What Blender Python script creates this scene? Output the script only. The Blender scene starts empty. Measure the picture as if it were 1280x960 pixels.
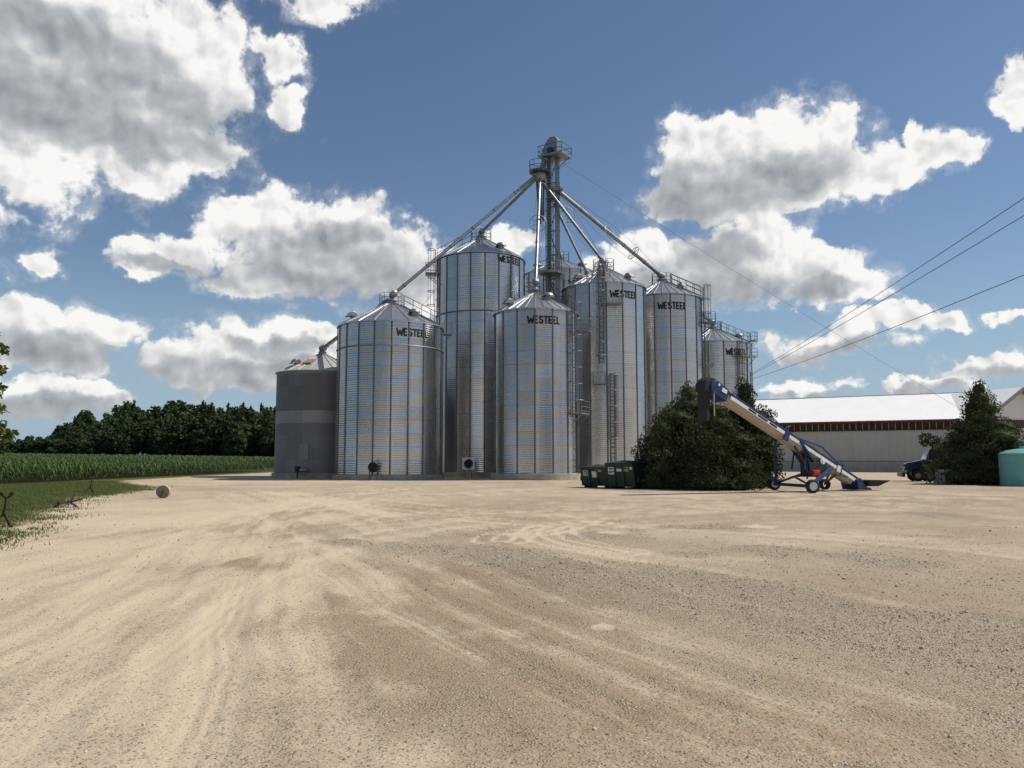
import bpy, math, random
import numpy as np
from mathutils import Vector, Matrix
R_ = math.radians
rng = np.random.default_rng(7)
random.seed(7)
SC = bpy.context.scene
COL = SC.collection

# ------------------------------------------------------------------ camera and pixel geometry (1280 x 960 photograph)
CAMH, FPX, TH = 1.7, 1000.0, math.atan(0.094)
CAM = Vector((0, 0, CAMH))
def ray(px, py):
    x, y = (px - 640) / FPX, (480 - py) / FPX
    return Vector((x, math.cos(TH) - y * math.sin(TH), math.sin(TH) + y * math.cos(TH)))
def at(px, py, Y):
    d = ray(px, py); return CAM + d * (Y / d.y)
def gnd(px, py, z=0.0):
    d = ray(px, py); return CAM + d * ((z - CAMH) / d.z)

# ------------------------------------------------------------------ object helpers
ORG = {}
def tag(o, label=None, cat=None, group=None, kind=None):
    if label: o['label'] = label
    if cat: o['category'] = cat
    if group: o['group'] = group
    if kind: o['kind'] = kind
    return o
def thing(name, loc, label, cat, group=None):
    o = bpy.data.objects.new(name, None); COL.objects.link(o)
    o.empty_display_size = 0.3
    o.location = loc; ORG[o] = Vector(loc)
    return tag(o, label, cat, group)
def link(name, me, parent=None, loc=None):
    o = bpy.data.objects.new(name, me); COL.objects.link(o)
    if parent is not None:
        o.parent = parent; ORG[o] = ORG[parent]
    else:
        o.location = loc if loc is not None else (0, 0, 0); ORG[o] = Vector(o.location)
    return o
def np_mesh(name, v, f, mat, smooth=False, face_attr=None, point_attr=None):
    """v (n,3); f (m,k) uniform polygons"""
    v = np.asarray(v, np.float32); f = np.asarray(f, np.int32)
    me = bpy.data.meshes.new(name)
    m, k = f.shape
    me.vertices.add(len(v)); me.vertices.foreach_set('co', v.ravel())
    me.loops.add(m * k); me.loops.foreach_set('vertex_index', f.ravel())
    me.polygons.add(m)
    me.polygons.foreach_set('loop_start', np.arange(0, m * k, k, dtype=np.int32))
    me.polygons.foreach_set('loop_total', np.full(m, k, np.int32))
    me.polygons.foreach_set('use_smooth', np.full(m, smooth, bool))
    me.update(calc_edges=True); me.validate()
    for at_, dom in ((face_attr, 'FACE'), (point_attr, 'POINT')):
        for key, val in (at_ or {}).items():
            a = me.attributes.new(key, 'FLOAT', dom)
            a.data.foreach_set('value', np.asarray(val, np.float32))
    if mat: me.materials.append(mat)
    return me

class MB:
    """collects boxes, bars, tubes and lathes; build() links them as one mesh object"""
    def __init__(s): s.v, s.f, s.s = [], [], []
    def add(s, vs, fs, smooth=False):
        n = len(s.v); s.v += [tuple(p) for p in vs]
        for f in fs: s.f.append([i + n for i in f]); s.s.append(smooth)
        return s
    def hexa(s, p8):   # bottom 4 (ccw), top 4
        return s.add(p8, [(3, 2, 1, 0), (4, 5, 6, 7), (0, 1, 5, 4), (1, 2, 6, 5), (2, 3, 7, 6), (3, 0, 4, 7)])
    def box(s, c, d, ux=(1, 0, 0), uy=(0, 1, 0), uz=(0, 0, 1)):
        c, ux, uy, uz = Vector(c), Vector(ux) * d[0] / 2, Vector(uy) * d[1] / 2, Vector(uz) * d[2] / 2
        return s.hexa([c - ux - uy - uz, c + ux - uy - uz, c + ux + uy - uz, c - ux + uy - uz,
                       c - ux - uy + uz, c + ux - uy + uz, c + ux + uy + uz, c - ux + uy + uz])
    def bar(s, p, q, w, h=None, up=(0, 0, 1)):
        p, q = Vector(p), Vector(q); h = h or w
        d = (q - p); L = d.length
        if L < 1e-6: return s
        d /= L; u = Vector(up)
        if abs(d.dot(u)) > 0.98: u = Vector((1, 0, 0)) if abs(d.x) < 0.9 else Vector((0, 1, 0))
        x = d.cross(u).normalized(); y = x.cross(d)
        return s.box((p + q) / 2, (w, L, h), x, d, y)
    def tube(s, pts, r, n=8, caps=True, closed=False):
        pts = [Vector(p) for p in pts]; m = len(pts)
        rs = r if isinstance(r, (list, tuple)) else [r] * m
        vs = []; prev = None
        for i, p in enumerate(pts):
            if closed: d = pts[(i + 1) % m] - pts[i - 1]
            else: d = pts[min(i + 1, m - 1)] - pts[max(i - 1, 0)]
            d.normalize()
            if prev is None:
                u = Vector((0, 0, 1)) if abs(d.z) < 0.9 else Vector((1, 0, 0))
            else: u = prev
            x = (u - d * u.dot(d)).normalized(); prev = x; y = d.cross(x)
            for k in range(n):
                a = 2 * math.pi * k / n
                vs.append(p + x * rs[i] * math.cos(a) + y * rs[i] * math.sin(a))
        fs = []
        for i in range(m if closed else m - 1):
            j = (i + 1) % m
            for k in range(n):
                l = (k + 1) % n
                fs.append((i * n + k, i * n + l, j * n + l, j * n + k))
        s.add(vs, fs, True)
        if caps and not closed:
            s.add(vs[:n], [tuple(range(n - 1, -1, -1))]); s.add(vs[-n:], [tuple(range(n))])
        return s
    def ring(s, c, rad, r, ux=(1, 0, 0), uy=(0, 1, 0), n=24, m=6, a0=0.0, a1=2 * math.pi):
        c, ux, uy = Vector(c), Vector(ux), Vector(uy)
        full = abs(a1 - a0) > 6.28
        k = n if full else n + 1
        pts = [c + ux * rad * math.cos(a0 + (a1 - a0) * i / n) + uy * rad * math.sin(a0 + (a1 - a0) * i / n) for i in range(k)]
        return s.tube(pts, r, m, closed=full)
    def lathe(s, prof, c=(0, 0, 0), n=32, axis=(0, 0, 1), ref=None, smooth=True, cap=True):
        c, z = Vector(c), Vector(axis).normalized()
        x = Vector(ref) if ref else (Vector((1, 0, 0)) if abs(z.x) < 0.9 else Vector((0, 1, 0)))
        x = (x - z * x.dot(z)).normalized(); y = z.cross(x)
        vs = []
        for (r, h) in prof:
            for k in range(n):
                a = 2 * math.pi * k / n
                vs.append(c + z * h + (x * math.cos(a) + y * math.sin(a)) * r)
        fs = [(i * n + k, i * n + (k + 1) % n, (i + 1) * n + (k + 1) % n, (i + 1) * n + k)
              for i in range(len(prof) - 1) for k in range(n)]
        s.add(vs, fs, smooth)
        if cap:
            if prof[0][0] > 1e-4: s.add(vs[:n], [tuple(range(n - 1, -1, -1))])
            if prof[-1][0] > 1e-4: s.add(vs[-n:], [tuple(range(n))])
        return s
    def prism(s, pts2, a, b, ux, uy, org):
        """polygon pts2 in (ux,uy) plane at org, extruded from offset a to offset b along ux x uy"""
        ux, uy, org = Vector(ux), Vector(uy), Vector(org); w = ux.cross(uy)
        n = len(pts2)
        P = [org + ux * p[0] + uy * p[1] for p in pts2]
        vs = [p + w * a for p in P] + [p + w * b for p in P]
        fs = [tuple(range(n - 1, -1, -1)), tuple(range(n, 2 * n))] + [(i, (i + 1) % n, n + (i + 1) % n, n + i) for i in range(n)]
        return s.add(vs, fs)
    def build(s, name, mat, parent=None, loc=None, bevel=0.0):
        o3 = ORG[parent] if parent is not None else Vector(loc if loc is not None else (0, 0, 0))
        me = bpy.data.meshes.new(name)
        me.from_pydata([(p[0] - o3.x, p[1] - o3.y, p[2] - o3.z) for p in s.v], [], s.f)
        me.polygons.foreach_set('use_smooth', np.array(s.s, bool))
        me.materials.append(mat); me.update()
        o = link(name, me, parent, loc)
        if bevel > 0:
            b = o.modifiers.new('edge', 'BEVEL'); b.width = bevel; b.segments = 2; b.limit_method = 'ANGLE'; b.angle_limit = R_(40)
        return o

# ------------------------------------------------------------------ numpy noise
def _h(ix, iy, seed):
    n = (ix.astype(np.int64) * 374761393 + iy.astype(np.int64) * 668265263 + seed * 974634777) & 0xffffffff
    n = ((n ^ (n >> 13)) * 1274126177) & 0xffffffff
    return ((n ^ (n >> 16)) & 0xffff) / 65535.0
def vnoise(x, y, seed=0):
    ix, iy = np.floor(x), np.floor(y); fx, fy = x - ix, y - iy
    fx, fy = fx * fx * (3 - 2 * fx), fy * fy * (3 - 2 * fy)
    a, b = _h(ix, iy, seed), _h(ix + 1, iy, seed); c, d = _h(ix, iy + 1, seed), _h(ix + 1, iy + 1, seed)
    return (a + (b - a) * fx) * (1 - fy) + (c + (d - c) * fx) * fy
def fbm(x, y, o=4, seed=0):
    s, a, t = 0, 1.0, 0
    for i in range(o):
        s = s + a * vnoise(x * 2 ** i + 17.3 * i, y * 2 ** i - 9.1 * i, seed + i); t += a; a *= 0.55
    return s / t
def sstep(a, b, x):
    t = np.clip((x - a) / (b - a), 0, 1); return t * t * (3 - 2 * t)
def pl_dist(x, y, pts):
    """distance to a polyline, signed lateral offset and arc length"""
    best = np.full(x.shape, 1e9); lat = np.zeros(x.shape); arc = np.zeros(x.shape); s0 = 0
    for (ax, ay), (bx, by) in zip(pts[:-1], pts[1:]):
        dx, dy = bx - ax, by - ay; L = math.hypot(dx, dy)
        t = np.clip(((x - ax) * dx + (y - ay) * dy) / (L * L), 0, 1)
        qx, qy = x - ax - t * dx, y - ay - t * dy
        d = np.hypot(qx, qy); m = d < best
        best = np.where(m, d, best); lat = np.where(m, np.sign(dx * (y - ay) - dy * (x - ax)) * d, lat)
        arc = np.where(m, s0 + t * L, arc); s0 += L
    return best, lat, arc
def smooth_line(pts, n=6):
    out = []
    P = [pts[0]] + list(pts) + [pts[-1]]
    for i in range(1, len(P) - 2):
        p0, p1, p2, p3 = P[i - 1], P[i], P[i + 1], P[i + 2]
        for k in range(n):
            t = k / n
            out.append(tuple(0.5 * (2 * p1[j] + (p2[j] - p0[j]) * t + (2 * p0[j] - 5 * p1[j] + 4 * p2[j] - p3[j]) * t * t
                                    + (3 * p1[j] - p0[j] - 3 * p2[j] + p3[j]) * t ** 3) for j in range(len(p1))))
    out.append(tuple(pts[-1])); return out

# ------------------------------------------------------------------ materials
def new_mat(name):
    m = bpy.data.materials.new(name); m.use_nodes = True
    nt = m.node_tree; b = nt.nodes['Principled BSDF']
    return m, nt, b
def N(nt, t, **kw):
    n = nt.nodes.new(t)
    for k, v in kw.items():
        if k.startswith('i_'): n.inputs[int(k[2:]) if k[2:].isdigit() else k[2:].replace('_', ' ')].default_value = v
        else: setattr(n, k, v)
    return n
def L(nt, a, b): nt.links.new(a, b)
def ramp(nt, src, stops):
    r = nt.nodes.new('ShaderNodeValToRGB'); e = r.color_ramp.elements
    while len(e) < len(stops): e.new(0.5)
    for el, (p, c) in zip(e, stops): el.position = p; el.color = (*c, 1) if len(c) == 3 else c
    L(nt, src, r.inputs[0]); return r.outputs[0]
def simple(name, col, rough=0.6, metal=0.0, var=0.25, scale=3.0, spec=0.4, bump=0.0, dirt=None):
    """a paint / plastic / concrete colour with noise wear"""
    m, nt, b = new_mat(name)
    tc = N(nt, 'ShaderNodeTexCoord')
    n = N(nt, 'ShaderNodeTexNoise', i_Scale=scale, i_Detail=6.0, i_Roughness=0.65); L(nt, tc.outputs['Object'], n.inputs['Vector'])
    lo = tuple(c * (1 - var) for c in col); hi = tuple(min(1, c * (1 + var)) for c in col)
    c = ramp(nt, n.outputs[0], [(0.3, lo), (0.7, hi)])
    if dirt:
        n2 = N(nt, 'ShaderNodeTexNoise', i_Scale=scale * 0.7, i_Detail=8.0, i_Roughness=0.75); L(nt, tc.outputs['Object'], n2.inputs['Vector'])
        f = ramp(nt, n2.outputs[0], [(0.5, (0, 0, 0)), (0.72, (0.8, 0.8, 0.8))])
        mx = N(nt, 'ShaderNodeMix', data_type='RGBA'); L(nt, f, mx.inputs[0]); L(nt, c, mx.inputs[6]); mx.inputs[7].default_value = (*dirt, 1)
        c = mx.outputs[2]
    L(nt, c, b.inputs['Base Color'])
    b.inputs['Roughness'].default_value = rough; b.inputs['Metallic'].default_value = metal
    b.inputs['Specular IOR Level'].default_value = spec
    if bump:
        bp = N(nt, 'ShaderNodeBump', i_Strength=bump, i_Distance=0.02); L(nt, n.outputs[0], bp.inputs['Height']); L(nt, bp.outputs[0], b.inputs['Normal'])
    return m
def galvanised(name, base=0.55, metal=0.9, rough=(0.3, 0.5), attr=False, streak=0.25, tint=(0.97, 1.0, 1.03)):
    m, nt, b = new_mat(name)
    tc = N(nt, 'ShaderNodeTexCoord')
    mp = N(nt, 'ShaderNodeMapping'); mp.inputs['Scale'].default_value = (1.6, 1.6, 0.12); L(nt, tc.outputs['Object'], mp.inputs[0])
    n = N(nt, 'ShaderNodeTexNoise', i_Scale=2.0, i_Detail=6.0, i_Roughness=0.6); L(nt, mp.outputs[0], n.inputs['Vector'])
    sp = N(nt, 'ShaderNodeTexNoise', i_Scale=9.0, i_Detail=3.0); L(nt, tc.outputs['Object'], sp.inputs['Vector'])
    a = N(nt, 'ShaderNodeMath', operation='MULTIPLY_ADD'); L(nt, n.outputs[0], a.inputs[0]); a.inputs[1].default_value = streak * 2; a.inputs[2].default_value = 1 - streak
    a2 = N(nt, 'ShaderNodeMath', operation='MULTIPLY_ADD'); L(nt, sp.outputs[0], a2.inputs[0]); a2.inputs[1].default_value = 0.2; a2.inputs[2].default_value = 0.9
    v = N(nt, 'ShaderNodeMath', operation='MULTIPLY'); L(nt, a.outputs[0], v.inputs[0]); L(nt, a2.outputs[0], v.inputs[1])
    val = v.outputs[0]
    ra = N(nt, 'ShaderNodeMath', operation='MULTIPLY_ADD'); L(nt, n.outputs[0], ra.inputs[0]); ra.inputs[1].default_value = rough[1] - rough[0]; ra.inputs[2].default_value = rough[0]
    rr = ra.outputs[0]
    if attr:
        at_ = N(nt, 'ShaderNodeAttribute', attribute_name='tone')
        w = N(nt, 'ShaderNodeMath', operation='MULTIPLY'); L(nt, val, w.inputs[0]); L(nt, at_.outputs['Fac'], w.inputs[1]); val = w.outputs[0]
        r2 = N(nt, 'ShaderNodeMath', operation='MULTIPLY_ADD'); L(nt, at_.outputs['Fac'], r2.inputs[0]); r2.inputs[1].default_value = -0.25; L(nt, rr, r2.inputs[2])
        r3 = N(nt, 'ShaderNodeMath', operation='ADD'); L(nt, r2.outputs[0], r3.inputs[0]); r3.inputs[1].default_value = 0.25; rr = r3.outputs[0]
    cm = N(nt, 'ShaderNodeVectorMath', operation='SCALE'); cm.inputs[0].default_value = tuple(base * t for t in tint); L(nt, val, cm.inputs['Scale'])
    L(nt, cm.outputs[0], b.inputs['Base Color']); L(nt, rr, b.inputs['Roughness'])
    b.inputs['Metallic'].default_value = metal
    return m
def foliage(name, dark, light, trans=0.25, spec=0.2):
    m, nt, b = new_mat(name)
    at_ = N(nt, 'ShaderNodeAttribute', attribute_name='tone')
    c = ramp(nt, at_.outputs['Fac'], [(0.0, dark), (1.0, light)])
    oi = N(nt, 'ShaderNodeObjectInfo'); hv = N(nt, 'ShaderNodeMath', operation='MULTIPLY_ADD', i_1=0.55, i_2=0.72); L(nt, oi.outputs['Random'], hv.inputs[0])
    sc_ = N(nt, 'ShaderNodeVectorMath', operation='SCALE'); L(nt, c, sc_.inputs[0]); L(nt, hv.outputs[0], sc_.inputs['Scale']); c = sc_.outputs[0]
    L(nt, c, b.inputs['Base Color']); b.inputs['Roughness'].default_value = 0.6; b.inputs['Specular IOR Level'].default_value = spec
    t = N(nt, 'ShaderNodeBsdfTranslucent'); L(nt, c, t.inputs[0])
    mx = N(nt, 'ShaderNodeMixShader'); mx.inputs[0].default_value = trans
    L(nt, b.outputs[0], mx.inputs[1]); L(nt, t.outputs[0], mx.inputs[2])
    L(nt, mx.outputs[0], nt.nodes['Material Output'].inputs[0])
    return m

M = {}
M['bin'] = galvanised('galvanised_sheet', 0.58, 1.0, (0.17, 0.30), attr=True, tint=(1.0, 0.995, 0.975), streak=.12)
M['bin_old'] = galvanised('weathered_sheet', 0.42, 0.6, (0.45, 0.6), attr=True, tint=(1, 1, 1))
M['rib'] = galvanised('stiffener_steel', 0.16, 0.7, (0.45, 0.6))
M['roof'] = galvanised('roof_sheet', 0.50, 0.95, (0.32, 0.45))
M['roof_old'] = galvanised('roof_sheet_old', 0.5, 0.5, (0.45, 0.6), tint=(1.03, 1, .95))
M['steel'] = galvanised('galvanised_steel', 0.30, 0.8, (0.4, 0.55))
M['steel_dark'] = galvanised('dull_steel', 0.12, 0.6, (0.45, 0.6))
M['spout'] = galvanised('spout_steel', 0.28, 0.85, (0.36, 0.48))
M['trunk'] = galvanised('leg_casing', 0.27, 0.75, (0.35, 0.5))
M['hood'] = simple('hood_rubber', (0.016, 0.019, 0.016), 0.7, var=0.3)
M['trough'] = simple('bounce_lit_trough', (0.44, 0.375, 0.285), 0.6, var=0.1, dirt=(0.32, 0.25, 0.17))  # warm light bounced off the ground is painted in as tan
M['old_door'] = galvanised('old_door', .24, .5, (.5, .6), tint=(1, 1, 1))
M['hatch'] = simple('weathered_hatch', (0.26, 0.21, 0.13), 0.8, var=0.3)
M['concrete'] = simple('concrete', (0.36, 0.34, 0.29), 0.9, var=0.25, scale=1.2, dirt=(0.2, 0.18, 0.13), bump=0.3)
M['black'] = simple('black_paint', (0.012, 0.012, 0.013), 0.45, var=0.2)
M['letter'] = simple('black_lettering', (0.01, 0.01, 0.011), 0.5, var=0.15)
M['rust'] = simple('rusty_steel', (0.055, 0.030, 0.019), 0.85, var=0.4, scale=14, dirt=(0.022, 0.016, 0.013), bump=0.3)
M['blue'] = simple('blue_paint', (0.008, 0.038, 0.120), 0.45, var=0.2, dirt=(0.04, 0.05, 0.08))
M['cream'] = simple('cream_paint', (0.62, 0.58, 0.50), 0.5, var=0.08, dirt=(0.45, 0.4, 0.3))
M['white'] = simple('white_paint', (0.78, 0.78, 0.76), 0.45, var=0.05)
M['rubber'] = simple('rubber', (0.018, 0.018, 0.018), 0.8, var=0.3, scale=8, dirt=(0.06, 0.05, 0.04))
M['red'] = simple('red_paint', (0.45, 0.03, 0.02), 0.4, var=0.1)
M['engine'] = simple('engine_black', (0.02, 0.02, 0.022), 0.5, var=0.4, scale=6)
M['dump'] = simple('dark_green_paint', (0.010, 0.035, 0.024), 0.5, var=0.25, dirt=(0.02, 0.035, 0.028))
M['lid'] = simple('lid_plastic', (0.022, 0.022, 0.02), 0.6, var=0.2)
M['sticker'] = simple('paper_white', (0.62, 0.62, 0.58), 0.6, var=0.1)
M['sticker_y'] = simple('paper_yellow', (0.35, 0.33, 0.07), 0.6, var=0.1)
M['teal'] = simple('teal_plastic', (0.15, 0.37, 0.36), 0.45, var=0.06, scale=1.5)
M['barn_wall'] = simple('barn_siding', (0.40, 0.40, 0.375), 0.6, var=0.05, scale=0.6)
M['barn_white'] = simple('barn_white', (0.74, 0.73, 0.68), 0.6, var=0.04, scale=0.6)
M['barn_base'] = simple('barn_concrete', (0.34, 0.33, 0.29), 0.9, var=0.2, scale=0.8)
M['barn_roof'] = simple('white_roof_steel', (0.86, 0.86, 0.85), 0.5, var=0.03, scale=0.4)
M['maroon'] = simple('maroon_trim', (0.10, 0.022, 0.02), 0.5, var=0.1)
M['dark_gap'] = simple('curtain_dark', (0.055, 0.034, 0.03), 0.8, var=0.3)
M['soffit'] = simple('brown_soffit', (0.28, 0.25, 0.22), 0.7, var=0.1)
M['truck'] = simple('navy_paint', (0.006, 0.009, 0.022), 0.3, var=0.1, spec=0.45)
M['chrome'] = galvanised('chrome', 0.7, 1.0, (0.1, 0.2))
M['glass'] = simple('dark_glass', (0.03, 0.035, 0.04), 0.06, var=0.1, spec=0.8)
M['bark'] = simple('bark', (0.08, 0.06, 0.045), 0.95, var=0.4, scale=10, bump=0.4)
M['wood_end'] = simple('cut_wood', (0.20, 0.15, 0.11), 0.9, var=0.25, scale=9)
M['wood_bark'] = simple('pale_bark', (0.42, 0.36, 0.28), 0.9, var=0.25, scale=9)
M['wire'] = simple('wire', (0.05, 0.05, 0.055), 0.5)
M['cedar'] = foliage('cedar_foliage', (0.032, 0.048, 0.019), (0.115, 0.138, 0.060), 0.22, .06)
M['maple'] = foliage('maple_leaves', (0.035, 0.06, 0.012), (0.11, 0.14, 0.035), 0.3)
M['decid'] = foliage('wood_leaves', (0.030, 0.056, 0.025), (0.088, 0.125, 0.052), 0.2, .06)
M['scrub'] = foliage('scrub_leaves', (0.030, 0.056, 0.022), (0.062, 0.10, 0.038), 0.12, .08)
M['corn'] = foliage('corn_leaves', (0.034, 0.066, 0.022), (0.095, 0.150, 0.052), 0.25, .12)
M['grass'] = foliage('grass_blades', (0.060, 0.090, 0.024), (0.115, 0.145, 0.045), 0.2, .1)
# ------------------------------------------------------------------ camera, sun, sky with cumulus
cam = bpy.data.cameras.new('camera'); camo = bpy.data.objects.new('camera', cam); COL.objects.link(camo)
camo.location = CAM; camo.rotation_euler = (math.pi / 2 + TH, 0, 0)
cam.sensor_width = 36; cam.lens = FPX / 1280 * 36; cam.clip_start = 0.1; cam.clip_end = 9000
SC.camera = camo
SUN_AZ, SUN_EL = R_(82), R_(53)
sd = Vector((math.sin(SUN_AZ) * math.cos(SUN_EL), math.cos(SUN_AZ) * math.cos(SUN_EL), math.sin(SUN_EL)))
sl = bpy.data.lights.new('sun', 'SUN'); slo = bpy.data.objects.new('sun', sl); COL.objects.link(slo)
sl.energy = 4.2; sl.angle = R_(0.5); sl.color = (1.0, 0.93, 0.82)
slo.rotation_euler = sd.to_track_quat('Z', 'Y').to_euler(); slo.location = (30, 10, 40)

CLOUDS = [  # ellipses of the cumulus, in photograph pixels: cx cy rx ry
 (20, 60, 240, 150), (120, 140, 150, 80), (225, 85, 85, 105), (195, 185, 85, 48), (30, 205, 55, 20), (-150, 90, 200, 160),
 (400, -2, 70, 28), (368, 128, 28, 20), (345, 70, 34, 30),
 (350, 298, 100, 55), (445, 318, 92, 60), (205, 328, 48, 20), (325, 272, 52, 38), (345, 355, 85, 24), (505, 340, 35, 45), (240, 320, 40, 26),
 (345, 425, 78, 28), (240, 440, 60, 28), (320, 462, 125, 26), (405, 425, 30, 28),
 (50, 402, 100, 28), (20, 438, 110, 26), (55, 325, 26, 17),
 (55, 486, 75, 14), (125, 500, 52, 11), (30, 505, 70, 16),
 (905, 205, 92, 50), (1000, 180, 78, 52), (880, 248, 88, 30), (955, 248, 110, 30), (1080, 215, 80, 32), (1150, 203, 45, 26), (1188, 197, 35, 20), (1136, 180, 13, 17), (868, 180, 34, 40),
 (800, 322, 55, 34), (900, 335, 80, 42), (962, 312, 50, 38), (1030, 342, 80, 34), (1095, 345, 36, 28), (840, 362, 90, 26), (740, 345, 45, 28),
 (1045, 428, 72, 20), (1110, 402, 58, 17), (1165, 397, 46, 13), (1000, 438, 30, 14),
 (1272, 132, 20, 26), (1282, 95, 18, 26), (1255, 450, 58, 15), (1278, 389, 22, 6), (1160, 480, 48, 11), (1188, 462, 24, 12), (1000, 485, 58, 14), (640, 293, 34, 17), (545, 352, 40, 40),
]
DARKS = [  # the shaded bases and thick cores
 (30, 105, 260, 45), (150, 172, 130, 22), (20, 30, 150, 30), (410, 345, 150, 34), (420, 300, 70, 20), (310, 470, 140, 24), (350, 435, 60, 12), (40, 440, 120, 24), (60, 512, 150, 16),
 (890, 245, 105, 40), (970, 222, 80, 30), (870, 362, 120, 26), (890, 320, 50, 22), (1000, 362, 80, 14), (1040, 440, 80, 12), (1270, 460, 60, 9), (1150, 487, 60, 8), (1000, 494, 60, 8), (220, 335, 50, 10),
]
w = bpy.data.worlds.new('World'); SC.world = w; w.use_nodes = True
nt = w.node_tree; nt.nodes.clear()
def MA(op, a, b=None, c=None, clamp=False):
    n = nt.nodes.new('ShaderNodeMath'); n.operation = op; n.use_clamp = clamp
    for i, x in enumerate((a, b, c)):
        if x is None: continue
        if isinstance(x, (int, float)): n.inputs[i].default_value = x
        else: nt.links.new(x, n.inputs[i])
    return n.outputs[0]
def VM(op, a, b=None, c=None, out=0):
    n = nt.nodes.new('ShaderNodeVectorMath'); n.operation = op
    for i, x in enumerate((a, b, c)):
        if x is None: continue
        if isinstance(x, tuple): n.inputs[i].default_value = x
        else: nt.links.new(x, n.inputs[i])
    return n.outputs[out]
def NZ(vec, scale, detail, rough, out=0, dim='2D'):
    n = nt.nodes.new('ShaderNodeTexNoise'); n.noise_dimensions = dim
    n.inputs['Scale'].default_value = scale; n.inputs['Detail'].default_value = detail; n.inputs['Roughness'].default_value = rough
    nt.links.new(vec, n.inputs['Vector']); return n.outputs[out]
def SS(x, a, b):
    n = nt.nodes.new('ShaderNodeMapRange'); n.interpolation_type = 'SMOOTHSTEP'
    nt.links.new(x, n.inputs[0]); n.inputs[1].default_value = a; n.inputs[2].default_value = b
    return n.outputs[0]
def azel(px, py):
    d = ray(px, py).normalized(); return math.atan2(d.x, d.y), math.asin(d.z)
tc = nt.nodes.new('ShaderNodeTexCoord'); dirv = tc.outputs['Generated']
sx = nt.nodes.new('ShaderNodeSeparateXYZ'); nt.links.new(dirv, sx.inputs[0])
az = MA('ARCTAN2', sx.outputs[0], sx.outputs[1]); el = MA('ARCSINE', sx.outputs[2])
cv = nt.nodes.new('ShaderNodeCombineXYZ'); nt.links.new(az, cv.inputs[0]); nt.links.new(el, cv.inputs[1]); C0 = cv.outputs[0]
# domain warp: big lobes, then fine curls
w1 = VM('MULTIPLY', VM('SUBTRACT', NZ(C0, 11, 2, 0.5, 1), (0.5, 0.5, 0.5)), (0.075, 0.05, 0))
w2 = VM('MULTIPLY', VM('SUBTRACT', NZ(C0, 45, 3, 0.6, 1), (0.5, 0.5, 0.5)), (0.022, 0.02, 0))
CW = VM('ADD', VM('ADD', C0, w1), w2)
def field(coord, blobs, k):
    acc = None
    for (cx, cy, rx, ry) in blobs:
        a, e = azel(cx, cy); rx, ry = rx / 1000, ry / 1000
        q = VM('MULTIPLY_ADD', coord, (1 / rx, 1 / ry, 0), (-a / rx, -e / ry, 0))
        d = VM('DOT_PRODUCT', q, q, out=1)
        acc = d if acc is None else MA('SMOOTH_MIN', acc, d, k)
    return MA('SUBTRACT', 1.0, acc)
B = field(CW, CLOUDS, 0.35)
D = field(CW, DARKS, 0.5)
SUNSTEP = (0.007, 0.011, 0)
PW = VM('ADD', C0, VM('SCALE', w1, None)) if False else VM('ADD', C0, VM('MULTIPLY', w1, (0.4, 0.4, 0)))
def billow(c):
    a = NZ(c, 19, 2.5, 0.5); b = NZ(c, 52, 2.0, 0.5)
    return MA('ADD', a, MA('MULTIPLY', b, 0.30))
s0 = billow(PW); s1 = billow(VM('ADD', PW, SUNSTEP))
n0 = NZ(PW, 24, 9, 0.62)
dens = MA('ADD', B, MA('MULTIPLY', MA('SUBTRACT', MA('ADD', n0, MA('MULTIPLY', s0, 0.6)), 0.89), 2.1))
veil = MA('MULTIPLY', SS(MA('ADD', B, MA('MULTIPLY', MA('SUBTRACT', n0, 0.5), 3.2)), -0.6, 0.9), 0.42)
alpha = MA('MAXIMUM', SS(dens, -0.12, 0.40), veil)
rel = MA('MULTIPLY', MA('SUBTRACT', s0, s1), 1.0)                 # sun side of each billow
dk = SS(MA('ADD', D, MA('MULTIPLY', MA('SUBTRACT', s0, 0.65), 1.0)), -0.9, 1.0)
lum = MA('SUBTRACT', MA('ADD', 1.0, rel), MA('MULTIPLY', dk, 0.50))
thick = SS(dens, 0.3, 1.6)
lum = MA('SUBTRACT', lum, MA('MULTIPLY', thick, 0.10))
lum = MA('ADD', lum, MA('MULTIPLY', MA('SUBTRACT', n0, 0.5), 0.16))
lum = MA('MAXIMUM', MA('MINIMUM', lum, 1.08), 0.20)
cr = nt.nodes.new('ShaderNodeValToRGB'); e = cr.color_ramp.elements
e[0].position = 0.2; e[0].color = (0.22, 0.25, 0.28, 1); e[1].position = 1.0; e[1].color = (0.80, 0.80, 0.78, 1)
m_ = e.new(0.6); m_.color = (0.42, 0.44, 0.46, 1)
nt.links.new(lum, cr.inputs[0])
CLOUD_GAIN, SKY_GAIN = 1.08, 0.080
def scaled(col, s):
    n = nt.nodes.new('ShaderNodeBackground'); nt.links.new(col, n.inputs[0]); n.inputs[1].default_value = s; return n.outputs[0]
sky = nt.nodes.new('ShaderNodeTexSky'); sky.sky_type = 'NISHITA'; sky.sun_disc = False
sky.sun_elevation = SUN_EL; sky.sun_rotation = SUN_AZ; sky.altitude = 300; sky.air_density = 1.0; sky.dust_density = 0.15; sky.ozone_density = 2.2
hm = nt.nodes.new('ShaderNodeMix'); hm.data_type = 'RGBA'; nt.links.new(MA('MULTIPLY', SS(el, 0.24, 0.0), 0.9), hm.inputs[0]); nt.links.new(sky.outputs[0], hm.inputs[6]); hm.inputs[7].default_value = (3.7, 5.1, 6.5, 1)
bg_sky = scaled(hm.outputs[2], SKY_GAIN); bg_cloud = scaled(cr.outputs[0], CLOUD_GAIN)
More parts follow.
